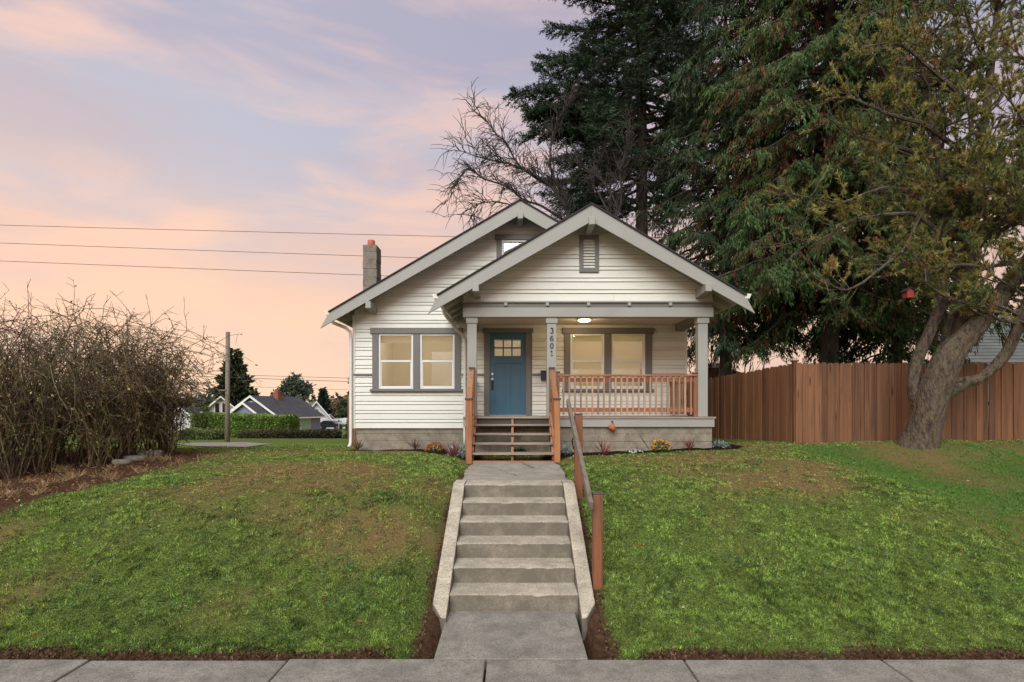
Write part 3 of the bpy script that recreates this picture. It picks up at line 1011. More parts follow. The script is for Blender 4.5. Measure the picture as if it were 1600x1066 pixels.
g.box(-.735, dx0 - .002, YF - .048, YF - .001, 1.822, 3.858); g.box(dx1 + .002, .435, YF - .048, YF - .001, 1.822, 3.858)
g.build('door_trim', M['trim_dark'], house, bevel=.004)
G().box(-.775, .475, YF - .07, YF - .001, 3.860, 3.975).build('head_trim', M['trim_dark'], house, bevel=.004)
G().box(dx0, dx1, YF - .1, YF + .03, 1.8205, 1.831).build('threshold', M['chrome'], house)

# downspouts
G().tube([(-4.45, 13.45, 4.27), (-4.45, 13.45, 4.16), (-4.40, 13.47, 4.08), (-4.14, 13.58, 3.98), (-4.03, 13.62, 3.88), (-4.02, 13.63, 3.70), (-4.02, 13.63, 1.30), (-4.02, 13.60, 1.12), (-4.03, 13.50, 1.06)], .042, 8).build('downspout', M['gutter'], house, smooth=True)
G().tube([(-1.60, 12.5, 4.27), (-1.60, 12.5, 4.20), (-1.56, 12.6, 4.12), (-1.42, 12.9, 3.95), (-1.36, 13.1, 3.86), (-1.27, 13.45, 3.80), (-1.21, 13.58, 3.72), (-1.21, 13.62, 3.60), (-1.21, 13.62, 1.3), (-1.21, 13.58, 1.1)], .040, 8).build('downspout', M['gutter'], house, smooth=True)
# cracked concrete render line on the porch foundation
# chimney with its clay pot: a stack of cast blocks
ch = G().box(-4.09, -3.735, 15.0, 15.5, .8, 4.6).build('chimney', M['chimney'], house)
z = 4.6; i = 0
while z < 6.42:
    z1 = min(z + .235, 6.44)
    e = random.uniform(-.008, .008)
    G().box(-4.10 + e, -3.725 + e, 14.99 + e, 15.51, z + .004, z1 - .004).build('block', M['chimney'], ch, bevel=.012)
    z = z1
G().box(-4.09, -3.735, 15.0, 15.5, 4.6, 6.41).build('mortar_core', M['chimney'], ch)
G().lathe([(.09, 6.40), (.105, 6.42), (.10, 6.60), (.092, 6.61), (.075, 6.60), (.075, 6.42)], (-3.92, 15.2, 0), 14).build('chimney_pot', M['terracotta'], ch, smooth=True)

# porch railing, part of the house
YR = YP + .06
pr = G().bar((.93, YR, 2.695), (3.86, YR, 2.695), .115, .036).build('porch_railing', M['cedar_x'], house, bevel=.004)
G().bar((.93, YR + .022, 2.60), (3.86, YR + .022, 2.60), .036, .085).build('rail', M['cedar_x'], pr, bevel=.004)
G().bar((.93, YR + .022, 1.965), (3.86, YR + .022, 1.965), .036, .095).build('rail', M['cedar_x'], pr, bevel=.004)
b0 = None
nb = 23
for i in range(nb):
    x = (880.5 + (1079.5 - 880.5) * i / (nb - 1) - CX) / F * (YR - .02)
    if b0 is None:
        b0 = G().box(-.019, .019, YR - .034, YR + .003, 1.86, 2.675); b0.v[0][:, 0] += x
        b0 = b0.build('baluster', M['baluster'], pr, bevel=.003); bx = x
    else:
        c_ = b0.copy(); COL.objects.link(c_); c_.parent = pr; c_.location = (x - bx, 0, 0)
for x0_, x1_, top in ((.885, .965, 2.75), (3.80, 3.885, 2.73)):
    G().box(x0_, x1_, YR - .03, YR + .075, 1.822, top).build('newel', M['cedar_z'], pr, bevel=.005)
    G().box(x0_ - .012, x1_ + .012, YR - .042, YR + .087, top, top + .03).build('newel_cap', M['cap'], pr, bevel=.005)
# return railing on the right side and left side of the porch
for xs in (3.86, -.99):
    s_ = G().bar((xs, YP + .26, 2.68), (xs, YF - .06, 2.68), .1, .036).build('side_railing', M['cedar_y'], house, bevel=.004)
    G().bar((xs, YP + .26, 2.60), (xs, YF - .06, 2.60), .036, .085).build('rail', M['cedar_y'], s_)
    G().bar((xs, YP + .26, 1.965), (xs, YF - .06, 1.965), .036, .095).build('rail', M['cedar_y'], s_)
    for i in range(13):
        y = YP + .34 + i * .125
        G().box(xs - .04, xs - .018, y, y + .035, 1.86, 2.66).build('baluster', M['cedar_z'], s_)

# ------------------------------------------------------------------ timber porch steps (stand in front of the porch)
ps = thing('porch_steps', 'open wooden porch steps with orange stained posts and handrails below the blue door', 'steps', (0, 10.7, .97))
tr = [(1, 11.28), (2, 11.02), (3, 10.77), (4, 10.52)]
pys = (664.5, 678.8, 693.7, 709.5)
for (k, y), py in zip(tr, pys):
    z = EYE + (CY - py) / F * y
    wd = .79 + .012 * k
    G().box(-.02 - wd, -.03 + wd, y, y + .27, z - .02, z + .02).build('tread', M['tread'], ps, bevel=.006)
G().box(-.80, .76, 11.53, 11.60, 1.785, 1.818).build('tread', M['tread'], ps, bevel=.005)
for x, w in ((-.80, .045), (-.03, .045), (.755, .045)):
    G().prism_x([(10.60, .96), (10.80, .96), (11.58, 1.50), (11.58, 1.775), (11.52, 1.775), (10.62, 1.09)], x - w / 2, x + w / 2).build('stringer', M['cedar_y'], ps)
    G().box(x - w / 2, x + w / 2, 10.60, 10.64, .955, 1.10).build('stringer_foot', M['cedar_z'], ps)
G().box(-.775, .735, 11.585, 11.605, 1.62, 1.782).build('riser_board', M['dark_board'], ps)
G().box(-.80, .77, 10.5, 10.55, .955, 1.0).build('bottom_board', M['cedar_x'], ps, bevel=.004)
for s in (-1, 1):
    xf = -.853 if s < 0 else .818
    xr = -.905 if s < 0 else .80
    # front and rear newels
    zt_ = 2.155
    G().box(xf - .058, xf + .058, 10.45, 10.56, .93, zt_).build('newel', M['cedar_z'], ps, bevel=.006)
    G().box(xf - .075, xf + .075, 10.432, 10.578, zt_, zt_ + .04).build('newel_cap', M['cap'], ps, bevel=.008)
    xq = -.875 if s < 0 else .79
    G().box(xq - .05, xq + .05, 11.50, 11.59, 1.3, 2.815).build('newel', M['cedar_z'], ps, bevel=.006)
    G().box(xq - .065, xq + .065, 11.485, 11.605, 2.815, 2.855).build('newel_cap', M['cap'], ps, bevel=.008)
    G().bar((xf, 10.56, 2.12), (xq, 11.50, 2.77), .088, .04).build('handrail', M['cedar_y'], ps, bevel=.005)
    xi = xf - s * .035; xj = xq - s * .035
    G().bar((xi, 10.56, 2.02), (xj, 11.50, 2.67), .036, .14).build('rail', M['cedar_y'], ps, bevel=.004)
    G().bar((xi, 10.56, 1.22), (xj, 11.50, 1.87), .036, .10).build('rail', M['cedar_y'], ps, bevel=.004)
    for q in np.linspace(.15, .85, 5):
        x = xf + (xq - xf) * q; y = 10.56 + .94 * q; z0 = 1.22 + .65 * q
        G().box(x - .018, x + .018, y - .018, y + .018, z0, z0 + .80).build('baluster', M['cedar_z'], ps)

# mailbox, porch lamp, hanging cup
mb = thing('mailbox', 'small black wall mailbox behind the numbered porch post', 'mailbox', (.74, YF - .03, 2.62))
x0, z1 = (845 - CX) / F * 13.6, EYE + (CY - 580.5) / F * 13.6
x1, z0 = (866 - CX) / F * 13.6, EYE + (CY - 594) / F * 13.6
bx = G().prism_x([(YF - .15, z0), (YF - .056, z0), (YF - .056, z1 + .02), (YF - .15, z1 - .04)], x0, x1).build('box', M['black'], mb, bevel=.006)
G().prism_x([(YF - .158, z1 - .052), (YF - .154, z1 - .035), (YF - .056, z1 + .027), (YF - .056, z1 + .022)], x0 - .006, x1 + .006).build('lid', M['black'], mb)
lx, ly, lz = P(913, 501, 12.7)
pl = thing('porch_light', 'lit round ceiling light under the porch roof', 'ceiling light', (lx, ly, 4.06))
G().lathe([(.16, .0), (.16, -.02), (.14, -.03), (.02, -.03)], (lx, ly, 4.06), 24).build('base', M['vinyl'], pl, smooth=True)
G().lathe([(.135, -.031), (.145, -.042), (.13, -.062), (.08, -.072), (.015, -.075)], (lx, ly, 4.06), 24).build('lamp_shade', M['lamp'], pl, smooth=True)
ld = bpy.data.lights.new('porch_lamp', 'POINT'); ld.energy = 22; ld.color = (1, .74, .42); ld.shadow_soft_size = .05
lo = bpy.data.objects.new('porch_lamp', ld); COL.objects.link(lo); lo.location = (lx, ly, 3.965)
cx_, cy_, cz_ = P(956.5, 668, YP - .10)
cu = thing('hanging_cup', 'terracotta coloured cup hanging tilted from a hook on the porch fascia', 'flower pot', (cx_, cy_, cz_))
g = G(); g.lathe([(.045, -.09), (.075, .07), (.07, .07), (.042, -.08)], (0, 0, 0), 14)
a_ = R(-38); vv = g.v[0]; x_ = vv[:, 0] * math.cos(a_) - vv[:, 2] * math.sin(a_); z_ = vv[:, 0] * math.sin(a_) + vv[:, 2] * math.cos(a_)
g.v[0] = np.stack([-x_ + cx_, vv[:, 1] + cy_, z_ + cz_], -1)
g.build('cup', M['terracotta'], cu, smooth=True)
G().tube([(cx_ + .0, YP - .036, cz_ + .13), (cx_ + .01, YP - .10, cz_ + .13), (cx_ + .02, YP - .11, cz_ + .03)], .011, 6).build('hook', M['black'], cu)

# handrail beside the concrete steps
hr = thing('handrail', 'grey weathered wooden handrail on two red posts beside the concrete steps', 'handrail', (.85, 6.4, .5))
xa, ya, _ = P(933.5, 900, 5.56)
G().box(.79, .89, 5.51, 5.61, .05, 1.14).build('post', M['post_wood'], hr, bevel=.008)
G().box(.79, .89, 7.15, 7.25, .8, 1.915).build('post', M['post_wood'], hr, bevel=.008)
for y_, z_ in ((5.51, 1.14), (7.15, 1.915)):
    G().box(.786, .894, y_ - .004, y_ + .104, z_ + .001, z_ + .014).build('post_cap', M['cap'], hr, bevel=.004)
G().bar((.755, 5.40, 1.045), (.755, 7.72, 2.09), .045, .095).build('rail', M['rail_wood'], hr, bevel=.006)

# ------------------------------------------------------------------ fence
fz = 1.19
fe = thing('wooden_fence', 'tall brown cedar board fence with dog-eared tops right of the house', 'fence', (6.27, 12.3, fz))
corner = np.array([6.27, 12.30]); endl = np.array([4.60, 18.3]); endr = np.array([13.3, 12.30])
meshes = []
for i in range(5):
    w = .1405 + random.uniform(-.001, .002); h = 1.0
    g = G(); g.prism_y([(-w / 2, 0), (w / 2, 0), (w / 2, .975), (w / 2 - .03, 1.0), (-w / 2 + .03, 1.0), (-w / 2, .975)], -.009, .009)
    me_ = bpy.data.meshes.new('plank'); me_.from_pydata(g.v[0].tolist(), [], g.f); me_.materials.append(M['fence']); meshes.append(me_)


def plank_row(a, b_, top_a, top_b):
    d = b_ - a; L = np.linalg.norm(d); ang = math.atan2(d[1], d[0]); n = int(L / .1375)
    for i in range(n):
        q = (i + .5) / n
        p_ = a + d * q
        zb = tz(p_[0], p_[1]) - .03
        zt2 = top_a + (top_b - top_a) * q + random.uniform(-.012, .012)
        o = bpy.data.objects.new('plank', random.choice(meshes)); COL.objects.link(o)
        o.parent = fe
        nrm = np.array([math.sin(ang), -math.cos(ang)]) * (random.uniform(0, .006) + .004 + .016 * (i % 2))
        o.location = (p_[0] - 6.27 + nrm[0], p_[1] - 12.3 + nrm[1], zb - fz)
        o.rotation_euler = (random.uniform(-.004, .004), random.uniform(-.002, .002), ang)
        o.scale = (1, 1, zt2 - zb)


plank_row(corner, endr, 3.01, 3.02)
plank_row(corner, endl, 3.01, 2.66)
g = G()
for z in (1.5, 2.1, 2.75):
    g.bar((corner[0], corner[1] + .05, z), (endr[0], endr[1] + .05, z), .04, .09)
g.build('rail', M['fence'], fe)
for q in np.linspace(0, 1, 4)[1:]:
    x_ = corner[0] + (endr[0] - corner[0]) * q
    G().box(x_ - .045, x_ + .045, 12.36, 12.45, 1.0, 3.0).build('post', M['fence'], fe)
G().box(6.24, 6.33, 12.34, 12.43, 1.0, 3.04).build('post', M['fence'], fe)
G().box(6.215, 6.355, 12.315, 12.455, 3.04, 3.08).build('post_cap', M['fence'], fe, bevel=.01)
# gate post of the side yard, seen left of the house
gp = thing('side_fence_post', 'brown wooden fence end standing past the left corner of the house', 'fence', (-6.0, 20.2, .5))
xx, yy, zt3 = P(547, 617, 20.2)
G().box(xx - .09, xx + .09, yy, yy + .1, tz(xx, yy) - .1, zt3).build('post', M['fence'], gp)
G().box(xx + .095, xx + 2.0, yy + .03, yy + .05, tz(xx, yy), zt3 - .05).build('board_panel', M['fence'], gp)
# ------------------------------------------------------------------ vegetation helpers
def unit(v):
    return v / (np.linalg.norm(v, axis=-1, keepdims=True) + 1e-9)


def cards(c, d, L, W, k=4, jitter=1.0):
    """Leaf shaped rhombi: centre c, long axis d, random roll."""
    n = len(c)
    d = unit(d)
    r = unit(np.cross(d, rng.normal(size=(n, 3))))
    L = np.broadcast_to(L, (n,))[:, None]; W = np.broadcast_to(W, (n,))[:, None]
    if k == 3:
        v = np.stack([c - r * W * .5, c + r * W * .5, c + d * L], 1)
    else:
        v = np.stack([c, c + d * L * .45 + r * W * .5, c + d * L, c + d * L * .45 - r * W * .5], 1)
    return v.reshape(-1, 3)


def tint(n, cols, w=None, var=.2):
    cols = np.array(cols, float)
    i = rng.choice(len(cols), n, p=w)
    return np.clip(cols[i] * (1 + var * rng.normal(size=(n, 1))) , .002, 1)


# ------------------------------------------------------------------ grass
def scatter(n, ymin, ymax, pw):
    u = rng.random(n)
    a = ymin ** (1 - pw); b = ymax ** (1 - pw)
    y = (a + (b - a) * u) ** (1 / (1 - pw))
    x = (rng.random(n) * 2 - 1.0) * (y * 1.0 + 1.5)
    return x, y


NB = 1250000
x, y = scatter(NB, 4.5, 26.0, 1.9)
bm1, mu1, bd1 = bed_mask(x, y)
patch = fbm(x * 3.1, y * 3.1, 4)
deadn = dead_mask(x, y)
keep = rng.random(NB) > np.clip(bm1 * 1.15 + .18 * sstep(.5, .68, patch) + .25 * deadn, 0, .995)
keep &= ~((x > XL - .05) & (x < XR + .05) & (y > YF - .02))
keep &= ~((x > PL) & (x < PR + .03) & (y > YP))
keep &= ~((np.abs(x) < .80) & (y < 10.75))
keep &= ~((x > 4.6) & (y > 12.25 + (x < 6.27) * (6.27 - x) * 3.6))
keep &= ~((y > 13) & (x > -3.9))
x, y, deadn, patch = x[keep], y[keep], deadn[keep], patch[keep]
n = len(x)
z = terrain(x, y) - .004
tall = fbm(x * 1.6 + 40, y * 1.6, 3)
far_k = np.clip(y / 6.0, .8, 3.0)
lean = rng.normal(size=(n, 2)) * np.where(rng.random(n) < .55, 1.3, .45)[:, None]
d = np.stack([lean[:, 0], lean[:, 1], np.ones(n) * .9], -1)
clump = fbm(x * 9 + 3, y * 9, 3)
hgt = (.012 + .020 * rng.random(n) + .012 * sstep(.6, .78, tall)) * (1 - .35 * deadn) * (.6 + .8 * sstep(.35, .65, clump))
wid = (.007 + .009 * rng.random(n)) * far_k
V = cards(np.stack([x, y, z], -1), d, hgt, wid, 3)
g1 = fbm(x * 1.3 + 7, y * 1.3 + 2, 4)
colr = np.where((rng.random(n) < (.30 + .35 * sstep(.35, .65, g1)))[:, None], np.array([.27, .40, .075]), np.array([.20, .29, .065]))
dd = rng.random(n) < deadn * .70
straw = np.array([.42, .27, .13])[None] * (.6 + .7 * rng.random((n, 1)))
olive = np.array([.30, .29, .085])[None] * np.ones((n, 1))
colr = np.where(dd[:, None], np.where((rng.random(n) < .45)[:, None], straw, olive), colr)
weed = sstep(.60, .66, fbm(x * 2.6 + 60, y * 2.6 + 20, 3))
colr = np.where((rng.random(n) < weed * .4)[:, None], np.array([.075, .15, .042]), colr)
br = rng.random(n) < .05
colr[br] = np.array([.24, .16, .08])
cell = vnoise(x * 24, y * 24) * .6 + vnoise(x * 11 + 9, y * 11) * .4
colr = colr * (.45 + .9 * rng.random((n, 1)) ** 1.3) * (.50 + .95 * sstep(.2, .8, cell))[:, None] * (.88 + .22 * sstep(.3, .7, clump))[:, None]
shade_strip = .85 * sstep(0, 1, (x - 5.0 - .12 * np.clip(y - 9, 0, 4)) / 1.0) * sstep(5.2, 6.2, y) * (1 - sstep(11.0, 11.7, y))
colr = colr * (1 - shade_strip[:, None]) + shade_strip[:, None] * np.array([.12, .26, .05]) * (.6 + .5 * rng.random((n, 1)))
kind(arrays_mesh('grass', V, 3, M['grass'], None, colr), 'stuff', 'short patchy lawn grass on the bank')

# crumbs of earth and roots along the bare edges
kx = 60000
ex = rng.uniform(-8, 8, kx); ey = rng.uniform(4.42, 12.6, kx)
ex[:26000] = rng.uniform(-6, 6, 26000); ey[:26000] = rng.uniform(4.42, 4.85, 26000)
ex[26000:40000] = rng.choice([-1, 1], 14000) * rng.uniform(.78, 1.25, 14000); ey[26000:40000] = rng.uniform(4.42, 7.4, 14000)
b1, b2_, b3 = bed_mask(ex, ey)
ok = (b1 > .35) & (b2_ < .5) & ~((np.abs(ex) < .80) & (ey < 10.8)) & ~((ey > 11) & (ex > -5.5))
ex, ey = ex[ok], ey[ok]
kn = len(ex)
sz = rng.uniform(.012, .04, kn)
kind(arrays_mesh('earth_crumbs', cards(np.stack([ex, ey, terrain(ex, ey)], -1), rng.normal(0, 1, (kn, 3)) + np.array([0, 0, .5]), sz, sz * rng.uniform(.2, .9, kn)), 4, M['leaf'], None,
                 tint(kn, [(.10, .052, .030), (.06, .03, .018), (.16, .085, .05), (.22, .14, .08)], [.4, .3, .22, .08])), 'stuff', 'crumbs of bare brown earth along the lawn edges')
# low broad-leaved weeds in the lawn
nw = 300
wx, wy = scatter(nw, 5.0, 12.5, 1.2)
bm2, _, _ = bed_mask(wx, wy)
ok = (bm2 < .2) & (np.abs(wx) > 1.0) & ~((wx > -4.2) & (wy > 11)) & (wy < 12) & ((wx < 0) | (wx < 6))
wx, wy = wx[ok], wy[ok]
cs = []; ds = []; ls = []
for a, b_ in zip(wx, wy):
    kx = rng.integers(8, 22); rad = rng.uniform(.03, .12)
    t_ = rng.random(kx) * 6.283; q = rng.random(kx) ** .5 * rad
    px_ = a + np.cos(t_) * q; py_ = b_ + np.sin(t_) * q
    cs.append(np.stack([px_, py_, terrain(px_, py_) + .012 + .02 * rng.random(kx)], -1))
    ds.append(np.stack([np.cos(t_), np.sin(t_), .5 * rng.random(kx)], -1)); ls.append(rng.uniform(.02, .05, kx))
cs = np.concatenate(cs); ds = np.concatenate(ds); ls = np.concatenate(ls)
kind(arrays_mesh('weeds', cards(cs, ds, ls, ls * .5), 4, M['leaf'], None, tint(len(cs), [(.08, .16, .045), (.12, .22, .06), (.09, .17, .06)], var=.25)), 'stuff', 'dark broad leaved weeds in the lawn')

# fallen leaves, and dry litter below the brambles
nl = 190
lx_, ly_ = scatter(nl, 4.45, 12.3, 1.3)
ok = (ly_ < 12.2) & ~((lx_ > -4.2) & (lx_ < 4.4) & (ly_ > 10.6))
lx_, ly_ = lx_[ok], ly_[ok]
bx2 = np.concatenate([rng.uniform(-10.5, -5.6, 1500)]); by2 = 6.4 + rng.random(1500) * 6.0
_, _, bb = bed_mask(bx2, by2)
sel = bb > .5
lx2, ly2 = bx2[sel], by2[sel]
ax_ = np.concatenate([lx_, lx2]); ay_ = np.concatenate([ly_, ly2])
inst_ = (np.abs(ax_) < .63) & (ay_ < 7.1)
ax_, ay_ = ax_[~inst_], ay_[~inst_]
dz_ = np.where(ay_ < 4.42, .012, .02)
az_ = np.maximum(terrain(ax_, ay_), np.where(ay_ < 4.42, 0, -9)) + dz_
n = len(ax_)
d = np.stack([rng.normal(size=n), rng.normal(size=n), .25 * rng.random(n)], -1)
Ls = rng.uniform(.03, .075, n)
kind(arrays_mesh('fallen_leaves', cards(np.stack([ax_, ay_, az_], -1), d, Ls, Ls * .5), 4, M['leaf'], None,
                 tint(n, [(.30, .13, .05), (.20, .09, .045), (.30, .20, .10), (.13, .06, .035), (.4, .33, .22)], [.3, .3, .18, .20, .02], .2)), 'stuff', 'scattered fallen leaves and dry litter')
# dry grass tufts in the bed
tx = rng.uniform(-8.8, -5.6, 60); ty = 6.6 + rng.random(60) * 5.0
_, _, bb = bed_mask(tx, ty)
sel = bb > .3; tx, ty = tx[sel], ty[sel]
cs = []; ds = []
for a, b_ in zip(tx, ty):
    kx = 45
    px_ = a + rng.normal(0, .05, kx); py_ = b_ + rng.normal(0, .05, kx)
    cs.append(np.stack([px_, py_, terrain(px_, py_)], -1)); ds.append(np.stack([rng.normal(0, .7, kx), rng.normal(0, .7, kx), np.full(kx, .7)], -1))
cs = np.concatenate(cs); ds = np.concatenate(ds)
kind(arrays_mesh('dry_grass', cards(cs, ds, rng.uniform(.08, .20, len(cs)), .012, 3), 3, M['leaf'], None, tint(len(cs), [(.36, .24, .12), (.28, .17, .08), (.42, .30, .16)])), 'stuff', 'tufts of dry straw grass in the bare bed')


# ------------------------------------------------------------------ trees
def curve(a, b, sag, n=8, wob=.0):
    a = np.array(a, float); b = np.array(b, float)
    t_ = np.linspace(0, 1, n)[:, None]
    p_ = a + (b - a) * t_
    p_[:, 2] += sag * 4 * (t_ * (1 - t_))[:, 0]
    if wob:
        w = rng.normal(0, wob, (n, 3)); w[0] = 0; w = np.cumsum(w, 0) * .5
        p_ += w
    return p_


def along(p, t_):
    i = np.clip(t_ * (len(p) - 1), 0, len(p) - 1.001)
    k = i.astype(int); f = (i - k)[:, None]
    return p[k] * (1 - f) + p[k + 1] * f, unit(p[k + 1] - p[k])


def bark_tube(g, p, r, k=34, amp=.09, fr=5.0):
    """A trunk with ridged, cracked bark modelled in its surface."""
    p, r = smooth(p, r, 5)
    g.tube(p, r, k)
    v = g.v[-1]
    n_ = len(p)
    ang = np.tile(np.arange(k) / k, n_); ln = np.repeat(np.arange(n_), k) * .07
    c = np.repeat(p, k, 0)
    ca = np.cos(ang * 6.283) * 1.3; sa = np.sin(ang * 6.283) * 1.3
    h = np.abs(fbm(ca * fr + 3, sa * fr + ln * 1.6, 3) - .5) * 2
    h = h + .5 * (fbm(ca * fr * 2.3 + ln * 2, sa * fr * 2.3 + 8, 2) - .5) + .9 * (fbm(ca + ln * .5, sa + 20, 2) - .5)
    g.v[-1] = c + (v - c) * (1 + amp * (h[:, None] - .25) * 2)


def smooth(p, r, k=3):
    p = np.asarray(p); m_ = len(p)
    t_ = np.linspace(0, m_ - 1, (m_ - 1) * k + 1)
    out = np.zeros((len(t_), 3))
    for j, tt in enumerate(t_):
        i = min(int(tt), m_ - 2); f = tt - i
        p0 = p[max(i - 1, 0)]; p1 = p[i]; p2 = p[i + 1]; p3 = p[min(i + 2, m_ - 1)]
        out[j] = .5 * ((2 * p1) + (-p0 + p2) * f + (2 * p0 - 5 * p1 + 4 * p2 - p3) * f * f + (-p0 + 3 * p1 - 3 * p2 + p3) * f ** 3)
    return out, np.interp(t_, np.arange(m_), r)


def conifer(name, label, base, H, z0, prof, nbr, cols, w, kindc='fir', lean=(0, 0), trunk_r=.3, extra=(), group=None, card=(.26, .09), dens=1.0, skip=None, per=26):
    bx, by = base
    gz = tz(bx, by)
    root = thing(name, label, 'tree', (bx, by, gz), group)
    tp = np.array([[bx + lean[0] * q, by + lean[1] * q, gz - .2 + H * q] for q in np.linspace(0, 1, 12)])
    G().tube(tp, trunk_r * (1.02 - np.linspace(0, 1, 12)) ** .8, 10).build('trunk', M['bark_dark'], root, smooth=True)
    gl = G(); C = []; D = []; LL = []; CC = []
    branches = []
    for i in range(nbr):
        q = z0 + (1 - z0) * ((i + rng.random()) / nbr) ** .95
        az_ = i * 2.399 + rng.normal(0, .35)
        Lb = prof(q) * rng.uniform(.62, 1.12)
        branches.append((q, az_, Lb, None))
    for e in extra:
        branches.append(e)
    for q, az_, Lb, tip in branches:
        o = np.array([bx + lean[0] * q, by + lean[1] * q, gz + H * q])
        if tip is not None:
            o = np.array([bx, by, tip[2] + .2]); e_ = np.array(tip); Lb = np.linalg.norm(e_ - o)
            p_ = curve(o, e_, .25, 9, .05)
        else:
            drop = (-.10 if kindc == 'fir' else -.42) * Lb + rng.normal(0, .12 * Lb)
            if kindc == 'fir':
                drop += .35 * Lb * (q - .5)
            e_ = o + np.array([math.cos(az_) * Lb, math.sin(az_) * Lb, drop])
            p_ = curve(o, e_, -.06 * Lb if kindc == 'fir' else .10 * Lb, 8, .05)
            if kindc != 'fir':
                p_[-1, 2] += .10 * Lb; p_[-2, 2] += .03 * Lb
        if skip is not None and skip(p_[-1]):
            continue
        gl.tube(p_, np.linspace(.015 + .016 * Lb, .008, len(p_)), 4)
        ns = max(4, int(Lb * 7.5 * dens))
        ts = .16 + .84 * rng.random(ns) ** .75
        pos, dr = along(p_, ts)
        side = unit(np.cross(dr, [0, 0, 1.0])) * np.where(rng.random(ns) < .5, -1, 1)[:, None]
        bl = (.28 + .30 * Lb * (1 - ts) * .55 + .2) * rng.uniform(.6, 1.25, ns)
        sd = unit(side * rng.uniform(.5, 1.1, (ns, 1)) + dr * .75 + np.array([0, 0, 1]) * (rng.normal(-.10, .18, (ns, 1)) if kindc == 'fir' else rng.normal(-.55, .25, (ns, 1))))
        tone = rng.random()
        for j in range(ns):
            nc = max(5, int(bl[j] * per))
            u = rng.random(nc) * bl[j]
            c = pos[j] + sd[j] * u[:, None]
            if kindc == 'fir':
                c[:, 2] -= .10 * u * u
                dd = sd[j] * .8 + rng.normal(0, .42, (nc, 3)) + np.array([0, 0, .05])
            else:
                c[:, 2] -= .45 * u * u
                dd = sd[j] * .55 + rng.normal(0, .30, (nc, 3)) + np.array([0, 0, -.65])
            c = c + rng.normal(0, .03, c.shape)
            C.append(c); D.append(dd); LL.append(rng.uniform(.65, 1.25, nc) * card[0])
            ww = np.array(w, float)
            if tone < .18 and len(ww) > 3:       # a branch with browned tips
                ww = ww * np.array([.6, .9, 1.6, 4.0][:len(ww)] + [1] * (len(ww) - 4))
            ci = rng.choice(len(cols), p=ww / ww.sum())
            base_c = np.array(cols[ci]) * rng.uniform(.7, 1.3)
            CC.append(base_c[None] * rng.uniform(.75, 1.25, (nc, 1)))
    gl.build('limbs', M['bark_dark'], root)
    C = np.concatenate(C); D = np.concatenate(D); LL = np.concatenate(LL); CC = np.concatenate(CC)
    cr = arrays_mesh('crown', cards(C, D, LL, LL * card[1] / card[0] * 1.1, 3), 3, M['needle'], root, np.clip(CC, .003, 1))
    kind(cr, 'stuff')
    return root


fir_tip = P(797, 150, 22.5)
extra = []
for (ex, ey, eY) in ((797, 152, 22.6), (830, 190, 22.9), (850, 215, 23.2), (880, 312, 22.8), (955, 322, 22.6), (838, 165, 22.3), (815, 172, 22.7), (895, 318, 22.6), (820, 200, 22.5), (860, 180, 22.4)):
    for q_ in range(2):
        extra.append((0, 0, 0, P(ex + random.uniform(-8, 14), ey + random.uniform(-9, 9), eY + random.uniform(-.3, .6))))
conifer('fir_tree', 'tall dark fir tree rising behind the porch gable', (5.55, 24.0), 29.0, .33,
        lambda q: 5.3 * (1 - (q - .33) / .95) ** .55 * (.62 + .38 * sstep(.33, .46, q)), 265,
        [(.028, .052, .030), (.042, .070, .038), (.062, .095, .050)], [.35, .4, .25], 'fir', trunk_r=.34, extra=extra, card=(.14, .036), dens=1.8, per=54)
conifer('cedar_tree', 'broad drooping cedar with rusty brown sprays behind the fence', (9.8, 17.2), 21.0, .17,
        lambda q: 4.7 * (1 - (q - .17) / .95) ** .6 * (.72 + .28 * sstep(.17, .26, q)), 410,
        [(.056, .098, .032), (.085, .14, .042), (.10, .12, .04), (.125, .058, .028)], [.42, .30, .18, .10], 'cedar', trunk_r=.30, card=(.15, .038), dens=1.6, per=42)
conifer('cedar_tree', 'darker cedar with a bare lower trunk just right of the porch', (7.35, 19.2), 17.5, .19,
        lambda q: 3.3 * (1 - (q - .19) / .95) ** .6, 190,
        [(.034, .056, .028), (.050, .080, .036), (.065, .085, .038), (.09, .05, .025)], [.5, .34, .13, .03], 'cedar', trunk_r=.22, card=(.17, .040), dens=1.35, per=30)
conifer('cedar_tree', 'low dark evergreen filling in beside the leaning pine behind the fence', (13.0, 18.8), 12.0, .16,
        lambda q: 2.7 * (1 - (q - .16) / .95) ** .6, 100,
        [(.036, .060, .030), (.052, .084, .038), (.065, .09, .04)], [.5, .34, .16], 'cedar', trunk_r=.22, card=(.20, .065), dens=1.2, per=24)

# leaning pine in front of the fence
py_ = 11.3
pine = thing('pine_tree', 'leaning multi-stemmed pine with lichened bark in front of the fence', 'tree', (P(1438, 695, py_)[0], py_, tz(P(1438, 695, py_)[0], py_)))


def pp_(pts, y0, y1=None):
    n_ = len(pts); y1 = y0 if y1 is None else y1
    return np.array([P(a, b_, y0 + (y1 - y0) * i / (n_ - 1)) for i, (a, b_) in enumerate(pts)])


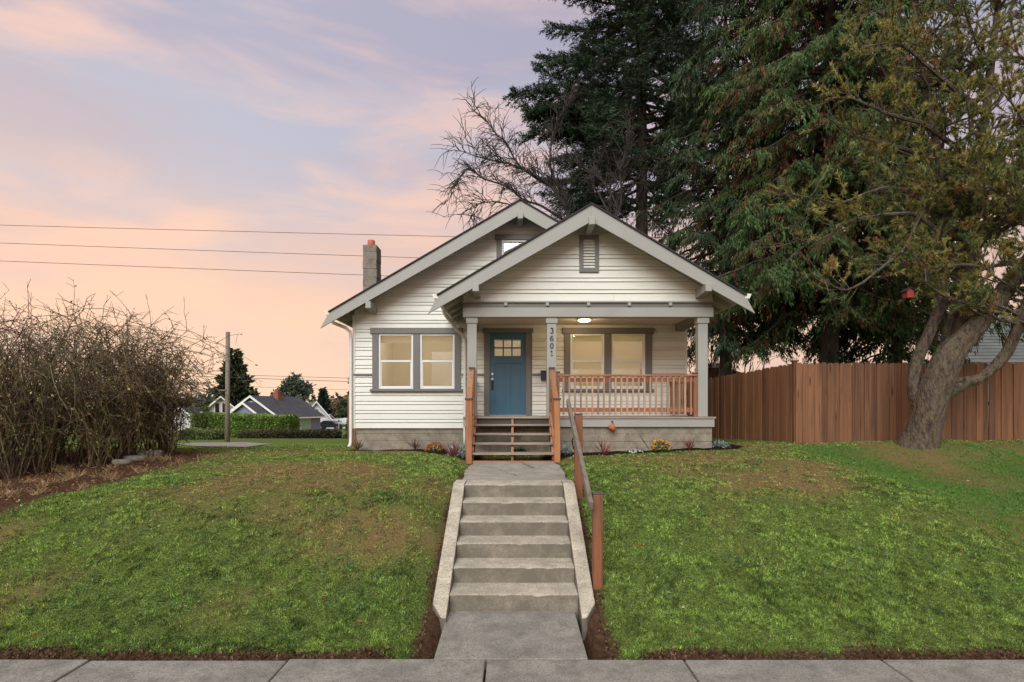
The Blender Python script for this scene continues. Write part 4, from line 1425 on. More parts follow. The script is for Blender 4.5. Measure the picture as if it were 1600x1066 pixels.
stems = [
    ([(1433, 712), (1440, 690), (1448, 655), (1460, 610), (1481, 560), (1506, 530), (1534, 500), (1562, 465), (1592, 425), (1640, 370), (1690, 300), (1730, 220), (1750, 120)], [.44, .37, .33, .31, .30, .23, .20, .19, .18, .16, .13, .10, .05], py_, 10.6),
    ([(1450, 660), (1434, 628), (1427, 598), (1434, 560), (1452, 520), (1469, 478), (1474, 440), (1472, 395), (1478, 330), (1470, 260), (1455, 180), (1440, 90), (1425, -10)], [.20, .165, .135, .125, .12, .12, .115, .11, .10, .09, .08, .06, .03], py_, 11.9),
    ([(1488, 560), (1497, 530), (1508, 485), (1517, 440), (1521, 390), (1515, 330), (1524, 260), (1540, 180), (1548, 100), (1560, 0), (1565, -100)], [.18, .16, .14, .13, .125, .12, .11, .095, .08, .06, .03], 11.4, 11.6),
    ([(1462, 632), (1482, 614), (1507, 600), (1530, 592), (1552, 575), (1575, 548), (1588, 518), (1598, 490), (1625, 430), (1660, 340), (1700, 260)], [.19, .14, .125, .115, .115, .115, .11, .105, .10, .08, .04], 11.2, 10.4),
    ([(1470, 606), (1492, 596), (1512, 592), (1522, 588)], [.10, .075, .06, .03], 11.1, 10.95),
    ([(1478, 560), (1482, 520), (1494, 480), (1500, 430), (1508, 380)], [.17, .13, .11, .10, .06], 11.6, 11.9),
]
gt = G(); allst = []
for pts, r, ya, yb in stems:
    p_, rr = smooth(pp_(pts, ya, yb), r)
    bark_tube(gt, pp_(pts, ya, yb), np.array(r) * .85); allst.append((p_, rr))
# flare at the foot
fx, fy, fz_ = P(1440, 694, py_)
bark_tube(gt, [(fx - .16, fy - .02, fz_ - .25), (fx - .07, fy, fz_ + .03), (fx + .04, fy, fz_ + .35)], [.42, .33, .27])
gt.build('trunk', M['bark_pine'], pine, smooth=True)
# limbs drawn from the photograph, then random ones in the crown
limb_pts = [
    ([(1521, 372), (1480, 372), (1445, 345), (1420, 332), (1370, 335), (1320, 350), (1275, 375), (1235, 372)], .055, 11.5, 10.6),
    ([(1461, 312), (1445, 320), (1430, 350), (1415, 385), (1395, 405), (1372, 428)], .055, 11.4, 10.6),
    ([(1477, 330), (1468, 365), (1452, 385), (1415, 388), (1400, 400)], .035, 11.3, 10.9),
    ([(1415, 385), (1430, 402), (1444, 418), (1448, 440)], .03, 10.8, 10.5),
    ([(1600, 405), (1570, 412), (1530, 417), (1490, 415), (1450, 428)], .06, 10.9, 10.5),
    ([(1461, 312), (1430, 300), (1395, 298), (1360, 302), (1320, 318), (1270, 312), (1232, 302)], .05, 11.5, 10.4),
    ([(1395, 405), (1350, 440), (1320, 450), (1288, 428)], .03, 10.7, 10.3),
    ([(1524, 260), (1480, 220), (1430, 190), (1380, 175), (1330, 150), (1290, 150)], .06, 11.6, 10.6),
    ([(1540, 180), (1490, 140), (1440, 95), (1400, 70), (1350, 80)], .06, 11.6, 10.5),
    ([(1470, 260), (1420, 240), (1370, 225), (1320, 210), (1285, 180)], .05, 11.9, 11.0),
    ([(1440, 90), (1400, 50), (1360, 20), (1330, 5)], .05, 11.9, 11.2),
    ([(1548, 100), (1590, 60), (1620, 20), (1650, 10)], .05, 11.5, 11.0),
    ([(1524, 260), (1560, 240), (1590, 225), (1640, 215)], .06, 11.5, 10.8),
    ([(1521, 390), (1560, 350), (1600, 330), (1640, 325)], .06, 11.5, 10.8),
    ([(1640, 370), (1600, 350), (1560, 300), (1530, 290)], .05, 10.8, 10.2),
    ([(1690, 300), (1640, 260), (1600, 190), (1570, 150)], .05, 10.7, 10.2),
    ([(1730, 220), (1680, 160), (1630, 110), (1590, 90)], .05, 10.6, 10.2),
]
gl2 = G(); limbs = []
for pts, r, ya, yb in limb_pts:
    p_, rr = smooth(pp_(pts, ya, yb), np.linspace(r, .012, len(pts)))
    p_ = p_ + np.cumsum(rng.normal(0, .018, p_.shape), 0) * .6
    gl2.tube(p_, rr, 6); limbs.append((p_, 1.0))
for si, lo_, cnt in ((0, .60, 38), (1, .54, 34), (2, .38, 50), (3, .6, 22)):
    p_, rr = allst[si]
    for i in range(cnt):
        tq = np.array([lo_ + (.99 - lo_) * rng.random()])
        o, dr = along(p_, tq); o = o[0]
        az_ = -math.pi / 2 + rng.normal(0, 1.25)
        Lb = rng.uniform(.8, 2.2)
        e_ = o + np.array([math.cos(az_) * Lb, math.sin(az_) * Lb * .7, rng.uniform(.1, .75) * Lb])
        q_ = curve(o, e_, -.10 * Lb, 7, .06)
        gl2.tube(q_, np.linspace(.035, .010, 7), 5); limbs.append((q_, .8))
TC = []; TD = []; TCOL = []
ndl = 15
pine_cols = np.array([(.29, .27, .08), (.20, .23, .075), (.35, .30, .09), (.13, .175, .065), (.28, .15, .065)])
for p_, kx in limbs:
    L_ = np.linalg.norm(np.diff(p_, axis=0), axis=1).sum()
    nt = int(L_ * 7.5)
    ts = .22 + .78 * rng.random(nt)
    pos, dr = along(p_, ts)
    for j in range(nt):
        Lt = rng.uniform(.25, .70)
        dvec = unit(dr[j] * .6 + rng.normal(0, .6, 3) + np.array([0, 0, .38]))
        q_ = curve(pos[j], pos[j] + dvec * Lt, -.04, 5, .02)
        gl2.tube(q_, np.linspace(.010, .005, 5), 3, cap=False)
        subs = [q_]
        for kx_ in range(rng.integers(1, 4)):
            s0, sd_ = along(q_, np.array([rng.uniform(.3, .9)]))
            dv = unit(sd_[0] + rng.normal(0, .6, 3) + np.array([0, 0, .3]))
            s_ = curve(s0[0], s0[0] + dv * rng.uniform(.14, .34), 0, 3)
            gl2.tube(s_, [.006, .005, .004], 3, cap=False); subs.append(s_)
        if rng.random() < .10:
            continue
        ci = rng.choice(5, p=[.34, .26, .18, .17, .05])
        for s_ in subs:
            nn = 60
            tt = np.clip(1 - np.abs(rng.normal(0, .24, nn)), .05, 1)
            c, dd = along(s_, tt)
            TC.append(c); TD.append(dd * 1.0 + rng.normal(0, .5, (nn, 3)) + np.array([0, 0, .15]))
            TCOL.append(pine_cols[ci][None] * rng.uniform(.6, 1.25) * rng.uniform(.75, 1.25, (nn, 1)))
gl2.build('limbs', M['twig'], pine)
TC = np.concatenate(TC); TD = np.concatenate(TD); TCOL = np.concatenate(TCOL)
kind(arrays_mesh('needles', cards(TC, TD, rng.uniform(.06, .11, len(TC)), .0145, 3), 3, M['needle'], pine, TCOL), 'stuff')

# red birdhouse hanging in the pine
bx_, by_, bz_ = P(1420, 460, 10.9)
bh = thing('birdhouse', 'small red and grey birdhouse hanging in the pine branches', 'birdhouse', (bx_, by_, bz_))
g = G(); g.box(bx_ - .10, bx_ + .08, by_ - .08, by_ + .1, bz_ - .10, bz_ + .08)
g.prism_y([(bx_ - .10, bz_ + .08), (bx_ + .08, bz_ + .08), (bx_ - .01, bz_ + .15)], by_ - .08, by_ + .1)
g.build('box', paint('red_birdhouse_paint', (.32, .04, .028), .7, .25, 9), bh)
g = G()
g.hexa([(bx_ - .15, by_ - .12, bz_ + .06), (bx_ - .01, by_ - .12, bz_ + .165), (bx_ - .01, by_ + .14, bz_ + .165), (bx_ - .15, by_ + .14, bz_ + .06),
        (bx_ - .15, by_ - .12, bz_ + .08), (bx_ - .01, by_ - .12, bz_ + .185), (bx_ - .01, by_ + .14, bz_ + .185), (bx_ - .15, by_ + .14, bz_ + .08)])
g.hexa([(bx_ - .01, by_ - .12, bz_ + .165), (bx_ + .13, by_ - .12, bz_ + .06), (bx_ + .13, by_ + .14, bz_ + .06), (bx_ - .01, by_ + .14, bz_ + .165),
        (bx_ - .01, by_ - .12, bz_ + .185), (bx_ + .13, by_ - .12, bz_ + .08), (bx_ + .13, by_ + .14, bz_ + .08), (bx_ - .01, by_ + .14, bz_ + .185)])
g.build('roof', M['shingle'], bh)
G().box(bx_ + .082, bx_ + .20, by_ - .07, by_ + .09, bz_ - .10, bz_ + .05).build('side_box', M['shingle'], bh)
G().tube([(bx_ - .01, by_ + .01, bz_ + .18), (bx_ - .01, by_ + .01, bz_ + .5)], .006, 4).build('hanger', M['black'], bh)

for o_ in bh.children:
    o_.scale = (.72, .72, .72)
# bare tree behind the house
bt = thing('bare_tree', 'leafless spreading tree behind the house gables', 'tree', (P(890, 420, 20.0)[0], 20.0, 1.0))
g = G()
bl_ = [
    ([(890, 640), (892, 500), (885, 420), (878, 345), (855, 298), (821, 271), (784, 255), (735, 244), (688, 229)], [.22, .2, .17, .14, .10, .085, .065, .045, .02], 20, 19.2),
    ([(880, 360), (862, 300), (845, 262), (846, 220), (858, 185), (880, 160)], [.11, .09, .07, .055, .04, .02], 20, 20.5),
    ([(845, 290), (829, 282), (800, 262), (784, 244), (772, 220), (758, 208), (740, 185), (715, 166)], [.09, .075, .065, .055, .045, .04, .03, .015], 19.9, 18.8),
    ([(868, 345), (830, 322), (800, 312), (773, 293), (735, 278), (709, 262), (690, 282), (682, 300)], [.10, .08, .07, .06, .05, .04, .03, .015], 20, 18.6),
    ([(889, 420), (925, 360), (955, 330), (958, 290), (955, 268), (968, 230), (972, 190)], [.16, .12, .10, .08, .07, .05, .02], 20, 20.4),
    ([(955, 330), (930, 285), (905, 265), (880, 250), (866, 262)], [.09, .07, .05, .04, .02], 20.2, 19.6),
    ([(945, 345), (925, 305), (912, 280), (925, 250), (935, 220)], [.08, .06, .05, .035, .02], 20.2, 20.8),
    ([(958, 290), (985, 285), (1005, 290), (1030, 275)], [.05, .04, .03, .015], 20.3, 20.6),
    ([(870, 345), (845, 345), (815, 340), (785, 322), (755, 315), (725, 318), (712, 340)], [.07, .055, .045, .04, .035, .025, .012], 19.9, 18.8),
]
tw = 0
for pts, r, ya, yb in bl_:
    pts = [(893 + (a - 880) * (.93 if a < 880 else 1), 350 + (b_ - 350) * .98) for a, b_ in pts]
    p_, rr = smooth(pp_(pts, ya, yb), r)
    p_ = p_ + np.cumsum(rng.normal(0, .02, p_.shape), 0) * .5
    g.tube(p_, rr * .52, 6)
    L_ = np.linalg.norm(np.diff(p_, axis=0), axis=1).sum()
    for j in range(int(L_ * 10.0)):
        tq = np.array([rng.uniform(.30 if len(pts) > 8 else .12, 1.0)])
        o, dr = along(p_, tq); o = o[0]
        dv = unit(dr[0] * .9 + rng.normal(0, .65, 3) * np.array([1, .8, 1]) + np.array([-.05, 0, .30]))
        Lt = rng.uniform(.35, .95)
        q_ = curve(o, o + dv * Lt, .10 * Lt, 7, .05)
        q_[:, 2] -= .05 * Lt * np.linspace(0, 1, 7) ** 2
        g.tube(q_, np.linspace(.017, .007, 7), 3, cap=False)
        for k_ in range(rng.integers(3, 7)):
            o2, d2 = along(q_, np.array([rng.uniform(.2, 1)]))
            dv2 = unit(d2[0] + rng.normal(0, .7, 3) + np.array([0, 0, .05]))
            L2 = rng.uniform(.25, .75)
            q2 = curve(o2[0], o2[0] + dv2 * L2, .05 * L2, 5, .02); q2[:, 2] -= .14 * L2 * np.linspace(0, 1, 5) ** 2
            g.tube(q2, np.linspace(.011, .006, 5), 3, cap=False)
g.build('trunk_and_twigs', M['twig_dark'], bt)

# second small bare tree behind the porch's right end
b2 = thing('bare_tree', 'thin bare saplings seen through the right end of the porch', 'tree', (P(1075, 620, 21)[0], 21, .9))
g = G()
for i in range(13):
    a = rng.uniform(1055, 1195); 
    o = np.array(P(a, 655, 21 + rng.uniform(-1, 1))); 
    e_ = o + np.array([rng.normal(0, .8), rng.normal(0, .5), rng.uniform(2.0, 3.6)])
    q_ = curve(o, e_, .1, 8, .07); g.tube(q_, np.linspace(.035, .008, 8), 4)
    for k_ in range(14):
        o2, d2 = along(q_, np.array([rng.uniform(.2, 1)])); dv = unit(d2[0] + rng.normal(0, .7, 3)); L2 = rng.uniform(.3, .9)
        g.tube(curve(o2[0], o2[0] + dv * L2, .05, 5, .03), np.linspace(.012, .005, 5), 3, cap=False)
g.build('stems', M['twig_dark'], b2)

# bramble thicket on the left
br_ = thing('shrub', 'big tangled leafless bramble thicket above the bare soil bed', 'shrub', (-8.4, 10.6, .9))
gs = [G(), G(), G()]; LC = []; LD = []; LCOL = []
ncane = 610
clumps = []
for i in range(84):
    q_ = -250 + 528 * rng.random() ** .72
    clumps.append((q_, np.interp(q_, [-90, 0, 150, 282], [9.5, 9.75, 10.7, 12.0]) + rng.random() ** 1.2 * 2.2))
for i in range(ncane):
    pxb, byy = clumps[rng.integers(0, 84)]
    pxb = pxb + rng.normal(0, 5); byy = byy + rng.normal(0, .06)
    bx = (pxb - CX) / F * byy
    gz = tz(bx, byy) - .05
    ztop = EYE + (CY - np.interp(pxb, [-90, 0, 150, 230, 282], [480, 482, 490, 522, 575])) / F * byy
    hgt_ = (ztop - gz) * rng.uniform(.30, 1.0) ** .8
    az_ = rng.random() * 6.283
    reach = hgt_ * rng.uniform(.12, .62)
    g = gs[rng.choice(3, p=[.38, .36, .26])]
    if pxb > 180:
        reach *= np.interp(pxb, [180, 282], [.9, .42])
    if bx + 2 * math.cos(az_) * reach > (342 - CX) / F * byy:
        az_ = math.pi - az_
    apex = np.array([bx + math.cos(az_) * reach, byy + math.sin(az_) * reach - .1, gz + hgt_])
    tip = apex + np.array([math.cos(az_) * reach * 1.1, math.sin(az_) * reach * 1.1, -hgt_ * rng.uniform(.02, .55)])
    p_, _ = smooth(np.array([[bx, byy, gz], [bx + math.cos(az_) * reach * .5 + rng.normal(0, .10), byy + math.sin(az_) * reach * .5, gz + hgt_ * .55], apex, tip]), [1, 1, 1, 1], 4)
    p_ = p_ + np.cumsum(rng.normal(0, .045, p_.shape), 0) * .6
    p_[0, 2] = gz
    r0 = .006 + .012 * rng.random() ** 2
    g.tube(p_, np.linspace(r0, .004, len(p_)), 4 if r0 > .011 else 3, cap=False)
    for k_ in range(rng.integers(6, 11)):
        o2, d2 = along(p_, np.array([rng.uniform(.12, 1)])); dv = unit(d2[0] * .6 + rng.normal(0, .65, 3) + np.array([0, 0, .1])); L2 = rng.uniform(.2, .75)
        q2 = curve(o2[0], o2[0] + dv * L2, .04, 5, .03)
        g.tube(q2, np.linspace(.007, .003, 5), 3, cap=False)
        for k3 in range(2):
            o3, d3 = along(q2, np.array([rng.uniform(.3, 1)])); dv3 = unit(d3[0] * .5 + rng.normal(0, .6, 3)); L3 = rng.uniform(.1, .3)
            g.tube(curve(o3[0], o3[0] + dv3 * L3, .01, 3, .01), [.0045, .004, .003], 3, cap=False)
        if rng.random() < .85:
            m_ = rng.integers(1, 4) if o2[0][2] - gz > 2.3 else rng.integers(3, 12)
            c, dd = along(q2, rng.random(m_)); LC.append(c); LD.append(rng.normal(0, 1, (m_, 3)))
            hi = sstep(1.0, 2.6, o2[0][2] - gz)
            LCOL.append(tint(m_, [(.16, .165, .05), (.26, .26, .08), (.20, .11, .06), (.40, .38, .10)], [.34, .16, .42, .08], .25))
gs[0].build('canes', M['cane'], br_); gs[1].build('canes', M['cane_dark'], br_); gs[2].build('canes', M['cane_olive'], br_)
LC = np.concatenate(LC); LD = np.concatenate(LD); LCOL = np.concatenate(LCOL)
Ls = rng.uniform(.025, .06, len(LC))
kind(arrays_mesh('leaves', cards(LC, LD, Ls, Ls * .6), 4, M['leaf'], br_, LCOL), 'stuff')
# rocks edging the bed
for px, py, Y, sx, sz, lab in ((234, 716, 11.7, .27, .15, 'pale flat topped stone at the end of the bramble bed'), (212, 718, 11.3, .24, .11, 'mossy grey stone in the middle of the bed edging'), (192, 722, 10.9, .20, .09, 'small low stone furthest from the house along the bed')):
    x0, y0, z0 = P(px, py, Y); z0 = tz(x0, y0)
    bm = bmesh.new(); bmesh.ops.create_icosphere(bm, subdivisions=3, radius=1)
    for v_ in bm.verts:
        k_ = 1 + .22 * (vnoise(np.array(v_.co.x * 2 + px), np.array(v_.co.y * 2 + v_.co.z * 1.7)) - .5)
        v_.co = Vector((v_.co.x * sx * k_, v_.co.y * .16 * k_, max(-.6, min(v_.co.z, .55)) * sz * k_))
    me = bpy.data.meshes.new('stone'); bm.to_mesh(me); bm.free()
    o = link('stone', me, M['rock'], smooth=True); o.location = (x0, y0, z0 + sz * .4); tag(o, lab, 'stone', 'stones edging the bramble bed')


# ------------------------------------------------------------------ bedding plants
def spiky(px, py, Y, h, label, cols, n=26):
    x0, y0, _ = P(px, py, Y); z0 = tz(x0, y0)
    d = np.stack([rng.normal(0, .55, n), rng.normal(0, .45, n), np.abs(rng.normal(.9, .3, n))], -1)
    o = arrays_mesh('cordyline', cards(np.tile([x0, y0, z0], (n, 1)) + rng.normal(0, .012, (n, 3)), d, h * .82 * rng.uniform(.45, 1.1, n), .02), 4, M['leaf'], None, tint(n, cols))
    tag(o, label, 'plant', 'red spiky plants along the foundation')


red = [(.20, .04, .045), (.26, .07, .07), (.13, .035, .035)]
dark_red = [(.10, .03, .03), (.17, .05, .045), (.06, .03, .025)]
spiky(943, 712, 10.95, .42, 'red spiky plant in the bed right of the porch steps', red)
spiky(1078, 703, 11.35, .40, 'red spiky plant near the right end of the porch bed', red)
spiky(707, 715, 10.85, .44, 'bright red spiky plant just left of the porch steps', red, 32)
spiky(649, 700, 13.45, .46, 'dull red spiky plant below the left window', dark_red)
spiky(560, 700, 13.45, .40, 'dull red spiky plant by the downspout at the left corner', dark_red)


def mound(name, px, py, Y, r, h, label, cols, w, cat, group, n=260, leaf=.045, flowers=None):
    x0, y0, _ = P(px, py, Y); z0 = tz(x0, y0)
    u = unit(rng.normal(size=(n, 3))); u[:, 2] = np.abs(u[:, 2])
    k_ = rng.uniform(.55, 1, (n, 1))
    c = np.array([x0, y0, z0]) + u * k_ * np.array([r, r, h])
    root = arrays_mesh(name, cards(c, u + rng.normal(0, .5, (n, 3)), leaf, leaf * .55), 4, M['leaf'], None, tint(n, cols, w))
    tag(root, label, cat, group)
    if flowers:
        m_ = flowers[1]
        u = unit(rng.normal(size=(m_, 3))); u[:, 2] = np.abs(u[:, 2]) + .15
        c = np.array([x0, y0, z0]) + u * np.array([r, r, h]) * rng.uniform(.95, 1.08, (m_, 1))
        CC_ = []; DD_ = []
        for q in range(m_):
            for a in range(7):
                CC_.append(c[q]); DD_.append(np.array([math.cos(a), math.sin(a), .35]) + u[q] * .4)
        CC_ = np.array(CC_); DD_ = np.array(DD_)
        fl = arrays_mesh('flowers', cards(CC_, DD_, .033, .03), 4, M['leaf'], root, tint(len(CC_), flowers[0]))
        kind(fl, 'stuff')


G_ = [(.04, .08, .025), (.07, .12, .035)]
mound('chrysanthemum', 680, 704, 12.4, .21, .20, 'orange flowering mound left of the porch steps', G_, None, 'flowers', 'chrysanthemums in the foundation beds', flowers=([(.62, .20, .03), (.70, .28, .04), (.45, .12, .02)], 60))
mound('chrysanthemum', 1033, 706, 11.25, .20, .20, 'yellow flowering mound below the porch railing', G_, None, 'flowers', 'chrysanthemums in the foundation beds', flowers=([(.80, .42, .04), (.75, .33, .03), (.85, .55, .10)], 60))
S_ = [(.30, .36, .33), (.42, .46, .42), (.20, .26, .22)]
mound('dusty_miller', 713, 710, 11.1, .19, .24, 'silvery green mound beside the bright red spiky plant at the steps', S_, None, 'plant', 'silver leaved plants in the beds', leaf=.06)
mound('dusty_miller', 884, 711, 11.0, .13, .19, 'pale silver plant between the porch steps and the handrail post', S_, None, 'plant', 'silver leaved plants in the beds', leaf=.05)
mound('dusty_miller', 1124, 700, 11.9, .20, .13, 'silver plant past the right corner of the porch', S_, None, 'plant', 'silver leaved plants in the beds', leaf=.055)
mound('leafy_plant', 813, 716, 11.2, .17, .12, 'small blue green plant in the shade under the wooden steps', [(.05, .13, .11), (.08, .18, .15)], None, 'plant', None, leaf=.06)
mound('white_flowers', 990, 709, 11.05, .17, .03, 'few tiny white flowers in the mulch of the porch bed', [(.07, .10, .05)], None, 'flowers', None, n=40, flowers=([(.8, .8, .78)], 14))

# ------------------------------------------------------------------ far left: hedge, pole, houses, trees
hy = 42.0
def far_hedge(name, label, pxa, pxb, ytop_a, ytop_b, ybase, Y, depth, cols, n, leaf, w=None, cat='hedge'):
    xa = P(pxa, 600, Y)[0]; xb = P(pxb, 600, Y)[0]
    za = P(0, ytop_a, Y)[2]; zb = P(0, ytop_b, Y)[2]
    gz = min(tz(xa, Y), tz(xb, Y), P(0, ybase, Y)[2])
    root = thing(name, label, cat, ((xa + xb) / 2, Y, gz))
    G().hexa([(xa + .2, Y + .2, gz - .2), (xb - .2, Y + .2, gz - .2), (xb - .2, Y + depth - .2, gz - .2), (xa + .2, Y + depth - .2, gz - .2), (xa + .2, Y + .2, za - .2), (xb - .2, Y + .2, zb - .2), (xb - .2, Y + depth - .2, zb - .2), (xa + .2, Y + depth - .2, za - .2)]).build('core', paint(name + '_core', (.02, .035, .012), .9, .3, 3), root)
    face = rng.random(n)
    u = rng.random(n); x_ = xa + (xb - xa) * u; zt_ = za + (zb - za) * u
    lump = .22 * (fbm(x_ * .9, np.zeros(n) + 3, 3) - .5)
    fr = face < .62; tp_ = (face >= .62) & (face < .85); sd_ = face >= .85
    c = np.stack([x_, np.full(n, Y) + lump, gz + (zt_ - gz) * rng.random(n)], -1)
    c[tp_, 1] = Y + depth * rng.random(tp_.sum()); c[tp_, 2] = (zt_ + lump * .5)[tp_]
    c[sd_, 0] = xb + .5 * lump[sd_]; c[sd_, 1] = Y + depth * rng.random(sd_.sum())
    c += rng.normal(0, .05, c.shape)
    nm = np.where(fr[:, None], [0, -1, .3], np.where(tp_[:, None], [0, -.2, 1], [1, -.2, .3]))
    colr = tint(n, cols, w, .25)
    band = sstep(.38, .62, fbm(x_ * .55 + 9, np.zeros(n) + 1, 2))[:, None]
    colr = colr * (.7 + .6 * band)
    kind(arrays_mesh('leaves', cards(c, nm * .7 + rng.normal(0, .8, (n, 3)), leaf, leaf * .6), 4, M['leaf'], root, colr), 'stuff')
    return root


far_hedge('hedge', 'clipped bright green hedge behind the utility pole', 299, 447, 648, 653, 684, hy, 2.2, [(.10, .165, .035), (.14, .215, .045), (.19, .27, .065)], 15000, .16)
far_hedge('ground_hedge', 'low brownish heather border in front of the clipped hedge', 372, 520, 676, 675, 687, 38.5, 1.6, [(.075, .06, .03), (.06, .08, .03), (.10, .075, .045)], 7000, .13, cat='shrub')
far_hedge('ground_hedge', 'loose pale green undergrowth at the foot of the bramble thicket', 282, 330, 674, 676, 690, 34.0, 1.6, [(.10, .13, .045), (.16, .18, .07), (.07, .10, .035)], 5000, .13, cat='shrub')
# utility pole
px0, py0, _ = P(355.5, 690, 29.0)
po = thing('utility_pole', 'grey wooden utility pole in front of the clipped hedge', 'utility pole', (px0, py0, tz(px0, py0)))
zt_ = P(355, 519, 29.0)[2]
G().tube([(px0 - .02, py0, tz(px0, py0) - .3), (px0, py0, 2.5), (px0 + .02, py0, zt_)], [.125, .115, .10], 12).build('pole', M['pole'], po, smooth=True)
G().tube([(px0 + .02, py0, zt_), (px0 + .02, py0, zt_ + .09)], [.03, .02], 8).build('cap', M['gutter'], po)
G().box(px0 - .38, px0 - .02, py0 - .15, py0 - .10, 2.9, 2.98).build('bracket', M['pole'], po)


def wire(label, a, b_, r, group, sag=.12):
    p_ = curve(a, b_, -sag, 16)
    o = G().tube(p_, r, 5).build('power_line', M['black'])
    tag(o, label, 'wire', group)


for (ya, yb), lab in (((350, 367.5), 'topmost of the three wires left of the chimney'), ((378, 402), 'middle of the three wires behind the chimney'), ((406, 432), 'lowest of the three wires crossing the sky by the chimney')):
    a = np.array(P(0, ya, 26)); b_ = np.array(P(660, yb, 26)); d = b_ - a
    wire(lab, a - d * .8, b_ + d * .45, .0115, 'long wires across the sky', .06)
for y0_, y1_, lab, rr in ((585, 588.5, 'upper far wire behind the utility pole', .022), (588.5, 594, 'middle far wire behind the utility pole', .026), (602, 607, 'faint lowest far wire above the blue house', .016)):
    a = np.array(P(250, y0_ - 3, 60)); b_ = np.array(P(556, y1_, 60)); d = b_ - a
    wire(lab, a, b_ + d * 1.6, rr, 'far wires over the street', .2)

# far houses -----------------------------------------------------------------
M['blue_wall'] = paint('blue_grey_siding', (.19, .215, .29), .6, .08, .8)
M['far_white'] = paint('far_white_wall', (.66, .66, .64), .6, .06, .8)
M['far_cream'] = paint('far_cream_wall', (.56, .52, .44), .6, .08, .8)
M['far_roof'] = paint('grey_roof', (.055, .056, .062), .9, .25, 1.2)
M['far_roof2'] = paint('mossy_grey_roof', (.12, .125, .115), .9, .25, 1.2)
M['brick'] = paint('red_brick', (.25, .085, .05), .85, .2, 4)
M['white_trim'] = paint('white_trim', (.78, .77, .74), .5, .03, 1)


def far_house(name, label, loc, rz, w, d, hw, hr, wallm, roofm, trimm, windows=(), side_windows=(), chimney=None, porch=None):
    """Gable end faces local -y; the ridge runs along local y."""
    root = thing(name, label, 'house', loc, None, rz)
    g = G(); g.box(-w / 2, w / 2, 0, d, -1.2, hw); g.prism_y([(-w / 2, hw), (w / 2, hw), (0, hr - .12)], 0, d)
    g.build('wall', wallm, root, local=True)
    sl = (hr - hw) / (w / 2); oh = .5
    for s in (-1, 1):
        xe = s * (w / 2 + oh); ze = hr - sl * (w / 2 + oh)
        p = [(0, hr), (xe, ze), (xe, ze - .15), (0, hr - .15)]
        G().prism_y(p if s < 0 else p[::-1], -oh, d + oh).build('roof', roofm, root, local=True)
        p = [(0, hr + .02), (xe, ze + .02), (xe, ze - .26), (0, hr - .26)]
        G().prism_y(p if s < 0 else p[::-1], -oh - .08, -oh - .002).build('rake_board', trimm, root, local=True)
        G().box(min(xe, xe + s * .1), max(xe, xe + s * .1), -oh, d + oh, ze - .2, ze - .02).build('gutter', trimm, root, local=True)
    for x, z, ww, hh in windows:
        g = G(); g.box(x - ww / 2 - .1, x + ww / 2 + .1, -.06, -.001, z - .1, z + hh + .1)
        f_ = g.build('window', trimm, root, local=True)
        G().box(x - ww / 2, x + ww / 2, -.075, -.062, z, z + hh).build('pane', M['dark_glass'], f_, local=True)
    for y, z, ww, hh, gm in side_windows:
        g = G(); g.box(w / 2 + .001, w / 2 + .06, y - ww / 2 - .1, y + ww / 2 + .1, z - .1, z + hh + .1)
        f_ = g.build('window', trimm, root, local=True)
        G().box(w / 2 + .062, w / 2 + .075, y - ww / 2, y + ww / 2, z, z + hh).build('pane', gm or M['dark_glass'], f_, local=True)
    if chimney:
        cx, cy, cz = chimney
        c_ = G().box(cx - .4, cx + .4, cy - .4, cy + .4, hr - 1.5, cz).build('chimney', M['brick'], root, local=True)
        G().box(cx - .25, cx + .25, cy - .25, cy + .25, cz, cz + .5).build('chimney_pot', M['brick'], c_, local=True)
    if porch:
        px, pw_, pd, ph, pr_ = porch
        g = G(); g.box(px - pw_ / 2, px + pw_ / 2, -pd, -.01, 1.9, ph); g.prism_y([(px - pw_ / 2, ph), (px + pw_ / 2, ph), (px, pr_ - .1)], -pd, -.01)
        for q in (-1, -.33, .33, 1):
            g.box(px + q * (pw_ / 2 - .1) - .09, px + q * (pw_ / 2 - .1) + .09, -pd + .02, -pd + .22, -1, 1.9)
        pp2 = g.build('porch_wall', wallm, root, local=True)
        sl2 = (pr_ - ph) / (pw_ / 2)
        for s in (-1, 1):
            xe = px + s * (pw_ / 2 + .4); ze = pr_ - sl2 * (pw_ / 2 + .4)
            p = [(px, pr_), (xe, ze), (xe, ze - .14), (px, pr_ - .14)]
            G().prism_y(p if s < 0 else p[::-1], -pd - .4, -.2).build('porch_roof', roofm, root, local=True)
            p = [(px, pr_ + .02), (xe, ze + .02), (xe, ze - .25), (px, pr_ - .25)]
            G().prism_y(p if s < 0 else p[::-1], -pd - .47, -pd - .402).build('rake_board', trimm, root, local=True)
        G().box(px - 1.6, px + .2, -pd - .03, -pd - .001, 1.45, 1.85).build('porch_opening', M['black'], root, local=True)
    return root


YB = 72.0
bx0 = P(395, 640, YB)
far_house('far_house', 'blue grey gabled bungalow with brick chimney beyond the hedge', (bx0[0], YB, -2.0), R(-14), 7.8, 9.2, 3.15, 5.65, M['blue_wall'], M['far_roof'], M['white_trim'],
          windows=[(-.6, 4.1, .9, .7)], side_windows=[(1.2, .9, .8, 1.5, None), (2.8, .9, .8, 1.5, None), (5.6, .6, 2.0, 1.9, paint('green_door', (.25, .42, .25), .5))],
          chimney=(.5, 4.2, 6.1), porch=(.8, 6.0, 2.4, 2.75, 4.75))
lx0 = P(345, 640, 80)
far_house('far_house', 'cream gabled house with paired attic windows left of the pole', (lx0[0], 80, -2.2), R(28), 5.6, 12.0, 3.4, 6.0, M['far_cream'], M['far_roof2'], M['white_trim'], windows=[(-.45, 3.6, .55, 1.3), (.45, 3.6, .55, 1.3)])
l2 = P(283, 640, 76)
